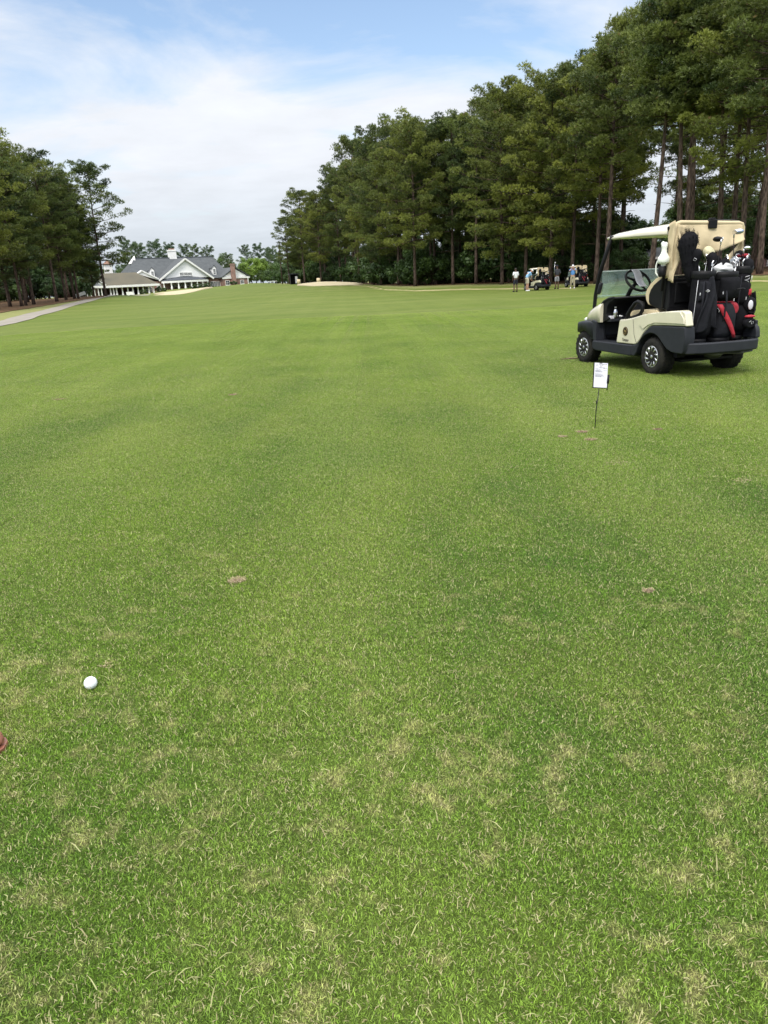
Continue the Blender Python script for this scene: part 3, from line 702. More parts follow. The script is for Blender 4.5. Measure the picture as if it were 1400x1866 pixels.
# --- the grove on the left
LEDGE = [
 (193,111,290,PS[0],-.01,'lone open crowned pine standing in front of the porch, rightmost of the left grove'),
 (172,112,395,PV[4],0,'short bushy pine beside the lone open crowned pine'),
 (136,107,312,PV[3],0,'pine second from the right of the left grove, in front of the clubhouse wing'),
 (121,103,300,PV[1],0,'tall bright green pine in the middle of the left grove'),
 (104,98,275,PV[3],0,'pine with twin looking trunk left of the clubhouse wing'),
 (62,92,250,PV[1],0,'round topped pine making the highest hump of the left grove'),
 (40,87,282,PV[0],0,'dark pine just inside the left grove near the straw bank'),
 (19,88,255,PV[4],0,'dark pine second from the left picture edge'),
 (-4,76,190,PV[1],0,'tallest pine cut by the left picture edge'),
 (-60,70,150,PV[0],0,'pine beyond the left picture edge with boughs reaching in'),
]
for px, Y, tp, v, ln, lb in LEDGE: pine_at(px, Y, tp, v, lb, lean=(0, ln))
HAND = [(193,'the lone open pine'),(172,'the short bushy pine'),(136,'the clubhouse wing'),(121,'the bright green pine'),(104,'the pine left of the wing'),(62,'the highest hump of the left grove'),(40,'the dark pine by the straw bank'),(19,'the second pine from the left edge'),(-4,'the tallest pine at the left edge'),(-80,'the pine beyond the left edge')]
for dy, sp, fmt in ((7, 6.5, 'left grove pine just behind %s'), (14, 7, 'left grove pine two rows behind %s'), (24, 8, 'left grove pine three rows behind %s'), (36, 10, 'left grove pine far back behind %s')):
    px = 150-dy*1.0
    while px > -150:
        Y = line_y(px, LEFTL)+dy+rt.uniform(-2, 2)
        pine_at(px, Y, line_y(px, [(-150,220),(0,262),(60,278),(110,300),(160,340)])+rt.uniform(8, 60), rt.choice(PV[:4]), unique(fmt, px, ('', ', shorter', ', slimmer')), 'pines deep in the left grove')
        px -= sp*1360/Y*rt.uniform(.75, 1.2)
px = 130
while px > -120:
    shrub(px, line_y(px, LEFTL)+rt.uniform(34, 60), rt.uniform(4.5, 8), rt.choice(TV), unique('leafy tree in the background behind %s', px, ('', ', lower')), 'leafy trees behind the left grove', 'broadleaf_tree', 'tree'); px -= rt.uniform(20, 32)
px = 150
while px > -120:
    shrub(px, rt.uniform(150, 185), rt.uniform(9, 13), rt.choice(TV), unique('tall hazy leafy tree beyond the trunks behind %s', px, ('', ', lower', ', rounder', ', darker', ', ragged', ', narrow')), 'leafy trees behind the left grove', 'broadleaf_tree', 'tree'); px -= rt.uniform(13, 20)
px = 150
while px > -110:
    shrub(px, rt.uniform(118, 140), rt.uniform(2.5, 4.5), rt.choice(BV), unique('dark bush deep among the trunks behind %s', px, ('', ', lower', ', rounder', ', darker', ', ragged', ', narrow')), 'bushes deep in the left grove'); px -= rt.uniform(12, 20)
# --- beyond the clubhouse
FAR = [(243,262,434,PF[1],'hazy pine at the left end of the row behind the clubhouse roof'),(262,268,440,PF[0],'hazy pine second from the left behind the clubhouse roof'),(292,262,436,PF[0],'dense hazy pine left of the white chimney'),(316,270,441,PF[2],'hazy pine directly behind the white chimney'),
 (342,265,444,PF[1],'hazy pine just right of the white chimney'),(362,262,444,PF[1],'thin hazy pine above the middle of the clubhouse ridge'),(385,262,447,PF[2],'darker pine above the right end of the clubhouse ridge'),(420,262,460,PF[0],'low dark pine behind the brick chimney'),
 (452,262,445,PF[1],'hazy pine behind the bright green tree'),(476,266,442,PF[2],'hazy broad pine right of the bright green tree'),(498,258,448,PF[0],'hazy pine between the bright green tree and the right grove'),(512,240,455,PF[2],'hazy pine beside the tall pole')]
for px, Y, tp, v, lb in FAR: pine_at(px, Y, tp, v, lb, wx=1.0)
plant(BR, gp(463, 228), topz(gp(463, 228), 466), 1.0, 'broadleaf_tree', 'bright yellow green round tree right of the brick end of the clubhouse', 'tree')
for px, Y, h, lb in ((478,222,3.6,'dark clipped bush at the right foot of the bright green tree'),(492,218,4.4,'dark green bush between bright tree and the pole'),(506,215,5.5,'tall dark bush left of the pole'),(524,205,6.0,'dark bush behind the black shelter'),(437,232,2.8,'low bush by the brick end of the clubhouse'),(548,190,5.5,'dark bush right of the black shelter'),(570,185,6,'dark bush behind the small white cart')):
    shrub(px, Y, h, rt.choice(BV+TV[1:]), lb, None)
HAND = [(-40,'the left grove edge'),(60,'the highest hump of the left grove'),(120,'the clubhouse wing'),(190,'the lone open pine'),(240,'the left end of the porch'),(290,'the small left dormer'),(313,'the white chimney'),(343,'the big white gable'),(400,'the small right dormer'),(430,'the brick chimney'),(463,'the bright green tree'),(498,'the bushes left of the pole'),(515,'the tall pole'),(537,'the black shelter')]
for k in range(26):
    px = -50+k*23+rt.uniform(-8, 8); shrub(px, rt.uniform(290, 330), rt.uniform(8, 13), rt.choice(TV), unique('hazy leafy tree on the horizon behind %s', px, ('', ', lower', ', rounder')), 'leafy trees far beyond the clubhouse', 'broadleaf_tree', 'tree')

# ------------------------------------------------------------------ clubhouse
M['brick'] = brick_mat('red_brick', (0.27, 0.105, 0.075), (0.19, 0.075, 0.055), (0.36, 0.31, 0.27))
M['shingle'] = pbr('slate_grey_shingles', (0.075, 0.083, 0.088), (0.055, 0.062, 0.067), 0.9, scale=1.2, bump=0.5, bscale=14)
M['shingle_dark'] = pbr('dark_shingles', (0.075, 0.085, 0.10), (0.055, 0.062, 0.075), 0.9, scale=1.2)
M['shingle_brown'] = pbr('brown_stained_shingles', (0.105, 0.092, 0.062), (0.075, 0.070, 0.052), 0.95, scale=0.25, bump=0.5, bscale=14)
M['white'] = pbr('white_paint', (0.80, 0.80, 0.78), (0.72, 0.72, 0.70), 0.6, scale=2)
M['clapboard'] = pbr('white_clapboard', (0.86, 0.86, 0.85), (0.80, 0.81, 0.81), 0.7, scale=1)
M['glassd'] = pbr('dark_window_glass', (0.035, 0.045, 0.055), (0.02, 0.028, 0.035), 0.08, scale=1, spec=0.8)
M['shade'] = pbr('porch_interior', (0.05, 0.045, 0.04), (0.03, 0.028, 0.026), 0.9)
HA, HB = gp(225, 196), gp(452, 214)            # the front line of the building
HD = (HB-HA); HD.z = 0; HLEN = HD.length; HD.normalize(); HN = Vector((HD.y, -HD.x, 0))   # HN faces the camera
HR = Matrix((HD, -HN, Vector((0, 0, 1)))).transposed()
HZ = 1.2
def hpx(px, py, d=0.0):
    """pixel on the vertical plane d metres behind the front line -> (s along the front, z above the house datum)"""
    r = ray(px, py); o = Vector((0, 0, EYE)); k = (HA-HN*d-o).dot(HN)/r.dot(HN); p = o+r*k
    return (p-HA).dot(HD), p.z-HZ
def house_root(name, label):
    o = empty(name, (HA.x, HA.y, HZ), math.atan2(HD.y, HD.x)); return tag(o, label, 'building')
# local frame: x along the front, y away from the camera, z up
CLUB = house_root('clubhouse', 'large white gabled clubhouse with grey shingle roofs and brick ends across the fairway')
def window(parent, x, z0, z1, w, y, nx_=2, nz=2, cat='window'):
    f = MB(); t = 0.10
    f.box(x-w/2-t, x-w/2, y-.12, y+.02, z0-t, z1+t); f.box(x+w/2, x+w/2+t, y-.12, y+.02, z0-t, z1+t)
    f.box(x-w/2, x+w/2, y-.12, y+.02, z1, z1+t); f.box(x-w/2-t*1.5, x+w/2+t*1.5, y-.16, y+.02, z0-t*1.6, z0-.001)
    for i in range(1, nx_): f.box(x-w/2+w*i/nx_-.03, x-w/2+w*i/nx_+.03, y-.09, y+.0, z0, z1)
    for i in range(1, nz): f.box(x-w/2, x+w/2, y-.085, y+.005, z0+(z1-z0)*i/nz-.03, z0+(z1-z0)*i/nz+.03)
    fo = f.build('window', M['white'], parent); MB().box(x-w/2, x+w/2, y-.05, y-.03, z0, z1).build('pane', M['glassd'], fo); return fo
def roofm(mb, pts_, faces): mb.add(pts_, faces)
# main block
s0, _ = hpx(228, 500, 6); s1, _ = hpx(418, 500, 6)
zr = hpx(330, 469, 12)[1]; rl = hpx(243, 470, 12)[0]; rr = hpx(386, 468, 12)[0]; ze = hpx(400, 506, 4)[1]
mb = MB(); mb.box(s0+1, s1-1, 4.4, 24, -2.0, ze-.05); mb.build('wall', M['brick'], CLUB)
mb = MB(); e0, e1 = s0-.2, s1+.2
mb.add([(e0, 3.8, ze), (e1, 3.8, ze), (rr, 12, zr), (rl, 12, zr), (e0, 25, ze), (e1, 25, ze)], [(0, 1, 2, 3), (1, 5, 2), (5, 4, 3, 2), (4, 0, 3), (0, 4, 5, 1)])
roof = mb.build('roof', M['shingle'], CLUB)
MB().box(rl-.1, rr+.1, 11.8, 12.2, zr-.06, zr+.12).build('ridge_cap', M['shingle_dark'], roof)
MB().add([(rl-1.4, 11.3, zr-1.3), (rl-1.4, 12.9, zr-1.3), (rl+.4, 12.1, zr+.9), (rl+.3, 11.0, zr-1.2)], [(0, 1, 2), (0, 2, 3), (0, 3, 1), (1, 3, 2)]).build('roof_vent', M['white'], roof)
c0, cz0 = hpx(308.5, 470, 12); c1, cz1 = hpx(319.5, 455, 12)
ch = MB().box(c0, c1, 11.5, 13.1, zr-3, cz1).build('chimney', M['white'], CLUB)
MB().box(c0-.12, c1+.12, 11.38, 13.22, cz1-.35, cz1-.1).build('cap', M['white'], ch); MB().box(c0+.3, c1-.3, 11.8, 12.8, cz1, cz1+.35).build('flue', M['brick'], ch)
# big white front gable
g0, gz0 = hpx(293, 508, 2); g1, _ = hpx(385, 505, 2); gp_, gpz = hpx(336.5, 471, 2); gz1 = hpx(385, 504.5, 2)[1]; gz0 = (gz0+gz1)/2
mb = MB(); mb.prism([(g0, gz0), (g1, gz0), (gp_, gpz-.25)], 2.2, 9); mb.build('gable_wall', M['clapboard'], CLUB)
mb = MB()
for a, b in (((g0-.5, gz0-.3), (gp_, gpz)), ((gp_, gpz), (g1+.5, gz0-.3))):
    mb.add([(a[0], 1.7, a[1]), (b[0], 1.7, b[1]), (b[0], 12, b[1]), (a[0], 12, a[1]), (a[0], 1.7, a[1]+.28), (b[0], 1.7, b[1]+.28), (b[0], 12, b[1]+.28), (a[0], 12, a[1]+.28)],
           [(0, 1, 2, 3), (7, 6, 5, 4), (1, 0, 4, 5), (2, 1, 5, 6), (3, 2, 6, 7), (0, 3, 7, 4)])
mb.build('gable_roof', M['shingle'], CLUB)
mb = MB()
for a, b in (((g0-.6, gz0-.45), (gp_, gpz-.05)), ((gp_, gpz-.05), (g1+.6, gz0-.45))):
    d_ = Vector((b[0]-a[0], 0, b[1]-a[1])).normalized(); mb.obox(((a[0]+b[0])/2, 1.60, (a[1]+b[1])/2), Vector((b[0]-a[0], 0, b[1]-a[1]))/2, (0, .09, 0), Vector((-d_.z, 0, d_.x))*.22)
mb.build('rake_board', M['white'], CLUB)
for i in range(3):
    a, z0 = hpx(329+i*7.4, 501.2, 2); z1 = hpx(329+i*7.4, 496.8, 2)[1]; window(CLUB, a+.45, z0, z1, 0.95, 2.18, 3, 2)
# bowed porch roof below the gable, colonnade and tall windows
b0, bz = hpx(299, 511.5, -1); b1, bz1 = hpx(385, 508.5, -1); bz = (bz+bz1)/2; tz = hpx(341, 503.5, 0)[1]
mb = MB(); nseg = 18
bow = lambda u: (b0+(b1-b0)*u, -2.6*math.sin(PI*min(max(u, 0), 1))**.7+1.4)
top_ = [(b0+(b1-b0)*(0.10+0.80*i/nseg), 2.15, bz+(tz-bz)*(0.35+0.65*math.sin(PI*i/nseg)**.6)) for i in range(nseg+1)]
bot = [(*bow(i/nseg), bz) for i in range(nseg+1)]
mb.add(bot+top_, [(i, i+1, nseg+2+i, nseg+1+i) for i in range(nseg)], True); mb.build('bow_roof', M['shingle_dark'], CLUB, solid=.12)
mb = MB(); mb.add([(x, y-.02, bz-.55) for x, y, z in bot]+[(x, y-.02, bz-.06) for x, y, z in bot]+[(x, y+.25, bz-.06) for x, y, z in bot]+[(x, y+.25, bz-.55) for x, y, z in bot],
   [(k*(nseg+1)+i, k*(nseg+1)+i+1, ((k+1) % 4)*(nseg+1)+i+1, ((k+1) % 4)*(nseg+1)+i) for i in range(nseg) for k in range(4)]); mb.build('fascia', M['white'], CLUB)
gb = [hpx(px, py, -1)[1] for px, py in ((300, 527), (343, 523.5), (385, 521))]
def gz_at(u): return gb[0]+(gb[1]-gb[0])*u*2 if u < .5 else gb[1]+(gb[2]-gb[1])*(u-.5)*2
for i in range(8):
    u = (i+.25)/7.5; x, y = bow(u); zb = min(gb)-.6
    c_ = MB().lathe([(.30, zb), (.30, zb+.3+.6), (.20, zb+1.2), (.17, bz-.75), (.27, bz-.6), (.27, bz-.55)], (x, y+.25, 0), n=10).build('column', M['white'], CLUB)
x0, x1 = b0+.6, b1-.6
MB().box(x0, x1, 3.2, 3.5, min(gb)-1, bz-.1).build('porch_wall', M['brick'], CLUB)
for i in range(7):
    u = (i+.75)/7.5; x = bow(u)[0]; window(CLUB, x, gz_at(u)+.55, bz-.95, 1.45, 3.18, 3, 3)
# right brick wing with its gable and brick chimney
w0, wz0 = hpx(405, 505, 1); w1, wz1 = hpx(455, 503.5, 1); wp, wpz = hpx(428, 487.5, 1); wz = (wz0+wz1)/2; gr = hpx(430, 518, 1)[1]-1.5
MB().box(w0+.4, w1-.4, 1.2, 16, gr, wz-.02).build('wing_wall', M['brick'], CLUB)
MB().prism([(w0+.3, wz), (w1-.3, wz), (wp, wpz-.25)], 1.3, 12).build('wing_gable', M['clapboard'], CLUB)
mb = MB()
for a, b in (((w0-.2, wz-.15), (wp, wpz)), ((wp, wpz), (w1+.2, wz-.15))):
    mb.add([(a[0], .9, a[1]), (b[0], .9, b[1]), (b[0], 16.5, b[1]), (a[0], 16.5, a[1]), (a[0], .9, a[1]+.22), (b[0], .9, b[1]+.22), (b[0], 16.5, b[1]+.22), (a[0], 16.5, a[1]+.22)],
           [(0, 1, 2, 3), (7, 6, 5, 4), (1, 0, 4, 5), (2, 1, 5, 6), (3, 2, 6, 7), (0, 3, 7, 4)])
mb.build('wing_roof', M['shingle'], CLUB)
MB().box(w0, w1, .95, 1.18, wz-.42, wz-.02).build('frieze', M['white'], CLUB)
k0 = hpx(424.5, 510, 0)[0]; k1 = hpx(431, 510, 0)[0]; kz = hpx(428, 480, 0)[1]
bc = MB().box(k0, k1, .1, 1.15, gr, kz).build('brick_chimney', M['brick'], CLUB); MB().box(k0-.1, k1+.1, 0, 1.25, kz-.3, kz-.12).build('cap', M['brick'], bc)
for px, w in ((390.5, .8), (396.5, .8), (402, .8)):
    x, z0 = hpx(px, 522.5-.02*(px-390), 3); z1 = hpx(px, 513, 3)[1]; window(CLUB, x, z0, z1, w, 4.36, 2, 4)
x = hpx(415.5, 517, 1)[0]; window(CLUB, x, hpx(415, 519, 1)[1], hpx(415, 511.5, 1)[1], 1.0, 1.18, 2, 2)
x = hpx(442, 516, 1)[0]; window(CLUB, x, hpx(442, 516.5, 1)[1], hpx(442, 510.5, 1)[1], .9, 1.18, 2, 2)
MB().box(w1-.75, w1-.55, .75, .95, gr, wz-.4).build('post', M['white'], CLUB)
# dormers
for px, py in ((276.5, 499), (389, 494.5)):
    x, z = hpx(px, py, 6); w = 1.15
    d_ = MB().box(x-w/2, x+w/2, 5.2, 9.5, z-1.1, z+.9).prism([(x-w/2-.001, z+.901), (x+w/2+.001, z+.901), (x, z+1.5)], 5.2, 10).build('dormer', M['white'], CLUB)
    mb = MB()
    for a, b in (((x-w/2-.2, z+.78), (x, z+1.62)), ((x, z+1.62), (x+w/2+.2, z+.78))):
        mb.add([(a[0], 5.0, a[1]), (b[0], 5.0, b[1]), (b[0], 11, b[1]), (a[0], 11, a[1]), (a[0], 5.0, a[1]+.1), (b[0], 5.0, b[1]+.1), (b[0], 11, b[1]+.1), (a[0], 11, a[1]+.1)], [(0, 1, 2, 3), (7, 6, 5, 4), (1, 0, 4, 5), (2, 1, 5, 6), (3, 2, 6, 7), (0, 3, 7, 4)])
    mb.build('dormer_roof', M['shingle'], d_); window(d_, x, z-.75, z+.6, .6, 5.17, 2, 3)
# side gable left of the main one
q0, qz = hpx(249, 498, 3); q1, qz1 = hpx(289, 510.5, 3); qp, qpz = hpx(257.5, 494, 3)
MB().add([(q0, 2.6, qz-.1), (q1, 2.6, qz1), (qp, 2.6, qpz), (q0, 5, qz-.1), (q1, 5, qz1), (qp, 5, qpz)], [(0, 1, 2), (5, 4, 3), (0, 3, 4, 1), (1, 4, 5, 2), (2, 5, 3, 0)]).build('side_gable', M['clapboard'], CLUB)
mb = MB()
for a, b in (((q0-.4, qz-.4), (qp, qpz+.1)), ((qp, qpz+.1), (q1+.5, qz1))):
    v = Vector((b[0]-a[0], 0, b[1]-a[1])); d_ = v.normalized(); mb.obox(((a[0]+b[0])/2, 2.9, (a[1]+b[1])/2), v/2, (0, .6, 0), Vector((-d_.z, 0, d_.x))*.16)
mb.build('side_rake', M['white'], CLUB)
MB().box(q1-4.2, g0+2.8, 2.9, 4.2, -2, qz1-.25).build('link_wall', M['brick'], CLUB)
x = hpx(291, 520, 2)[0]; window(CLUB, x, hpx(291, 528, 2)[1], hpx(291, 519, 2)[1], .9, 2.86, 2, 3)
# ---- open porch wing with brown roof, nearer the camera
PORCH = house_root('porch_pavilion', 'long low porch with brown shingle roof and row of white columns left of the clubhouse'); 
p0, pz0 = hpx(176, 521.5, -9); p1, pz1 = hpx(289, 518, -9); pz = (pz0+pz1)/2; r0 = hpx(186, 497.5, -3)[0]; r1, rz = hpx(247, 496, -3)
mb = MB(); mb.add([(p0, -9.6, pz), (p1, -9.6, pz), (r1, -3, rz), (r0, -3, rz), (p0, 2.4, pz), (p1, 2.4, pz)], [(0, 1, 2, 3), (1, 5, 2), (5, 4, 3, 2), (4, 0, 3), (0, 4, 5, 1)])
mb.build('roof', M['shingle_brown'], PORCH)
MB().box(p0-.1, p1+.1, -9.72, -9.5, pz-.42, pz+.10).box(p1-.1, p1+.12, -9.49, 2.4, pz-.42, pz+.10).build('fascia', M['white'], PORCH)
zc = pz-.42
for i, px in enumerate((203, 208.5, 214, 224.5, 234.5, 243.5, 253, 262.5, 272.5, 281)):
    py = 540.5-(px-200)*.062; x, zb = hpx(px, py, -8.8); zb -= .5
    MB().lathe([(.28, zb), (.30, zb+.75), (.22, zb+.95), (.15, zc-.25), (.24, zc-.1), (.24, zc)], (x, -8.9, 0), n=10).build('column', M['white'], PORCH)
MB().box(p0+1, p1-.6, 1.0, 1.3, -2, pz-.3).build('wall', M['brick'], PORCH)
for px in (246, 252, 258):
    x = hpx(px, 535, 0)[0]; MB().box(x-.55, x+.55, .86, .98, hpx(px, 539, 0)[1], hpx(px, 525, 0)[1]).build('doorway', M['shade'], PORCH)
for px in (271, 276): window(PORCH, hpx(px, 530, 0)[0], hpx(px, 534, 0)[1], hpx(px, 523, 0)[1], .8, .97, 2, 3)
# ---- far left wing behind the pines
WING = house_root('brick_wing', 'brick wing with white gables mostly hidden behind the left pines')
a0, az = hpx(126, 524, -16); a1, az1 = hpx(180, 521.5, -16); az = (az+az1)/2
MB().box(a0, a1, -14, 2, -3, az).build('wall', M['brick'], WING)
g_ = hpx(160, 500, -12); MB().add([(a0-.8, -16.6, az), (a1+.8, -16.6, az), (a1-1, -9, g_[1]-.6), (a0+1, -9, g_[1]-.6), (a0-.8, 2.4, az), (a1+.8, 2.4, az)], [(0, 1, 2, 3), (1, 5, 2), (5, 4, 3, 2), (4, 0, 3), (0, 4, 5, 1)]).build('roof', M['shingle'], WING)
MB().box(a0-.9, a1+.9, -16.75, -16.5, az-.4, az+.08).build('fascia', M['white'], WING)
for px0, px1, pt in ((135, 148, 496), (150, 188, 499)):
    u0, u1 = hpx(px0, 515, -12)[0], hpx(px1, 515, -12)[0]; um, uz = hpx(px0+7 if px1 > 160 else (px0+px1)/2, pt, -12)
    MB().prism([(u0, az+.3), (u1, az+.3), (um, uz)], -13, -9.5).build('gable', M['clapboard'], WING)
    mb = MB()
    for a, b in (((u0-.3, az+.2), (um, uz+.1)), ((um, uz+.1), (u1+.3, az+.2))):
        v = Vector((b[0]-a[0], 0, b[1]-a[1])); d_ = v.normalized(); mb.obox(((a[0]+b[0])/2, -13, (a[1]+b[1])/2), v/2, (0, .4, 0), Vector((-d_.z, 0, d_.x))*.14)
    mb.build('rake_board', M['white'], WING)
for px in (134, 146, 160, 167, 174, 181, 187, 193):
    x, zb = hpx(px, 541, -16.3); MB().box(x-.1, x+.1, -16.4, -16.2, zb-.8, az-.4).build('post', M['white'], WING)
cu = hpx(193.5, 487, 6); cup = MB().box(cu[0]-.9, cu[0]+.9, 3, 4.8, cu[1]-4, cu[1]+.6).build('cupola', M['white'], WING)
MB().add([(cu[0]-1.2, 2.7, cu[1]+.6), (cu[0]+1.2, 2.7, cu[1]+.6), (cu[0]+1.2, 5.1, cu[1]+.6), (cu[0]-1.2, 5.1, cu[1]+.6), (cu[0], 3.9, cu[1]+1.7)], [(0, 1, 4), (1, 2, 4), (2, 3, 4), (3, 0, 4), (3, 2, 1, 0)]).build('cupola_roof', pbr('copper_brown', (.22, .12, .08), (.17, .10, .07), .8), cup)
# shrubs in front of the building
for px, Y, h, lb in ((292,193,1.3,'clipped dark shrub left of the bow porch steps'),(352,192,1.2,'low dark hedge bush before the bow porch, left one'),(361,192,1.3,'low dark hedge bush before the bow porch, middle one'),(371,192,1.2,'low dark hedge bush before the bow porch, right one'),(380,193,1.3,'clipped dark shrub at the right end of the bow porch'),(426,208,1.1,'small shrub at the foot of the brick chimney'),(301,190,1.0,'small shrub between the porch and the sand bunker'),(262,186,1.2,'dark shrub under the eaves of the brown porch'),(160,176,1.2,'pale shrub before the brick wing'),(184,178,1.3,'shrub between the brick wing and the porch')):
    shrub(px, Y, h, rt.choice(BV), lb, None, 'shrub', 'shrub')
# ---- houses among the pines on the right
M['housebrick'] = brick_mat('dull_red_brick', (0.20, 0.075, 0.055), (0.15, 0.06, 0.045), (0.25, 0.2, 0.18))
def simple_house(px0, px1, Y, eave, ridge, base, label, wallm, dep=9, roofm_='shingle'):
    a, b = at(px0, base, Y), at(px1, base, Y+3); d_ = b-a; d_.z = 0; ln = d_.length
    z0 = min(a.z, b.z)-.3; root = tag(empty('house', (a.x, a.y, z0), math.atan2(d_.y, d_.x)), label, 'house')
    ez = at((px0+px1)/2, eave, Y).z-z0; rz_ = at((px0+px1)/2, ridge, Y+dep/2).z-z0
    MB().box(0, ln, 0, dep, -1.0, ez-.02).build('wall', wallm, root)
    MB().add([(-.6, -.9, ez-.1), (ln+.6, -.9, ez-.1), (ln+.6, dep/2, rz_), (-.6, dep/2, rz_), (ln+.6, dep+.6, ez-.1), (-.6, dep+.6, ez-.1)], [(0, 1, 2, 3), (3, 2, 4, 5), (0, 3, 5), (1, 4, 2), (0, 5, 4, 1)]).build('roof', M[roofm_], root)
    MB().box(-.62, ln+.62, -1.0, -.88, ez-.3, ez-.02).build('fascia', M['white'], root)
    n = max(int(ln/3.2), 1)
    for i in range(n): window(root, (i+.5)*ln/n, ez-2.0, ez-.75, 1.1, -.02, 2, 2)
    return root, ln, ez
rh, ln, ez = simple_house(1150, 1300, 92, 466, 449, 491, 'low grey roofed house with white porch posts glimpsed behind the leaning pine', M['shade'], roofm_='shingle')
for i in range(7): MB().box(i*ln/6-.07, i*ln/6+.07, -.85, -.71, -1, ez-.3).build('post', M['white'], rh)
simple_house(1348, 1420, 84, 452, 436, 486, 'grey roofed house glimpsed between trunks at the right picture edge', M['housebrick'])
rh, ln, ez = simple_house(1000, 1052, 108, 492, 482, 506, 'small red brick house glimpsed between the two far golf carts', M['housebrick'], roofm_='shingle_dark')
f = tag(empty('picket_fence', gp(1028, 88)), 'low white picket fence piece left of the golfer in white cap', 'fence')
for i in range(9): MB().box(-1.2+i*.3-.05, -1.2+i*.3+.05, -.02, .02, 0, .95).build('picket', M['white'], f)
MB().box(-1.3, 1.3, .021, .05, .7, .8).box(-1.3, 1.3, .021, .05, .2, .3).build('rail', M['white'], f)

# ------------------------------------------------------------------ golf cart (x forward, y left, z up; origin under the rear axle)
M['cream'] = pbr('cream_bodywork', (0.70, 0.66, 0.50), (0.60, 0.56, 0.43), 0.22, scale=4, coat=0.8)
M['seatv'] = pbr('beige_vinyl', (0.62, 0.52, 0.33), (0.56, 0.46, 0.29), 0.55, scale=6, bump=0.1)
M['canvas'] = pbr('tan_canvas', (0.56, 0.46, 0.29), (0.50, 0.41, 0.26), 0.9, scale=5, bump=0.25, bscale=18)
M['charcoal'] = pbr('charcoal_plastic', (0.024, 0.026, 0.032), (0.018, 0.020, 0.025), 0.55, scale=12, bump=0.05, spec=0.25)
M['black'] = pbr('black_plastic', (0.008, 0.008, 0.009), (0.005, 0.005, 0.006), 0.55, scale=9, spec=0.2)
M['rubber'] = pbr('tyre_rubber', (0.012, 0.012, 0.013), (0.030, 0.028, 0.022), 0.9, spec=0.2, scale=14, bump=0.3, bscale=60)
M['silver'] = pbr('silver_alloy', (0.72, 0.72, 0.73), (0.60, 0.60, 0.62), 0.28, metal=0.9, scale=6)
M['chrome'] = pbr('polished_steel', (0.75, 0.76, 0.78), (0.62, 0.63, 0.66), 0.18, metal=1.0, scale=9)
M['steel'] = pbr('dull_steel', (0.20, 0.20, 0.20), (0.10, 0.10, 0.10), 0.5, metal=0.7, scale=9)
M['nylon'] = pbr('black_nylon', (0.007, 0.007, 0.009), (0.012, 0.012, 0.014), 0.9, scale=7, bump=0.4, bscale=22, spec=0.1)
M['nylon2'] = pbr('charcoal_nylon', (0.020, 0.021, 0.026), (0.013, 0.013, 0.017), 0.9, scale=7, bump=0.4, bscale=22, spec=0.15)
M['red'] = pbr('red_nylon', (0.42, 0.020, 0.035), (0.30, 0.012, 0.025), 0.7, scale=9, bump=0.3, bscale=30)
M['whitep'] = pbr('white_plastic', (0.80, 0.82, 0.76), (0.74, 0.77, 0.70), 0.4, scale=5)
M['paper'] = pbr('white_paper', (0.62, 0.62, 0.67), (0.58, 0.58, 0.63), 0.8, scale=4)
M['ink'] = pbr('printed_ink', (0.03, 0.03, 0.06), (0.05, 0.05, 0.09), 0.8)
M['greycloth'] = pbr('pale_grey_cloth', (0.52, 0.52, 0.53), (0.42, 0.42, 0.43), 0.9, scale=10, bump=0.6, bscale=30)
M['ivorycloth'] = pbr('ivory_knit', (0.68, 0.64, 0.42), (0.60, 0.56, 0.36), 0.9, scale=10, bump=0.5, bscale=50)
M['gold'] = pbr('dull_gold', (0.42, 0.30, 0.10), (0.30, 0.22, 0.08), 0.5, scale=9)
M['piping'] = pbr('white_piping', (0.70, 0.70, 0.72), (0.55, 0.55, 0.58), 0.7)
M['screen'] = glass_mat('windshield', (0.84, 0.92, 0.90), 0.34, 0.5)
M['edge'] = pbr('pale_glass_edge', (0.62, 0.72, 0.66), (0.55, 0.66, 0.60), 0.3)
def arc(cx, cz, r, a0, a1, n):
    return [(cx+r*math.cos(math.radians(a0+(a1-a0)*i/n)), cz+r*math.sin(math.radians(a0+(a1-a0)*i/n))) for i in range(n+1)]
def text_mesh(body, size, mat, parent, name, M4, shear=0.3, ext=0.001):
    cu = bpy.data.curves.new('t', 'FONT'); cu.body = body; cu.size = size; cu.shear = shear; cu.extrude = ext; cu.align_x = 'CENTER'
    t = bpy.data.objects.new('t', cu); COL.objects.link(t); bpy.context.view_layer.update()
    me = bpy.data.meshes.new_from_object(t.evaluated_get(bpy.context.evaluated_depsgraph_get())); bpy.data.objects.remove(t)
    me.transform(M4); me.materials.clear(); me.materials.append(mat)
    o = bpy.data.objects.new(name, me); COL.objects.link(o); o.parent = parent; return o
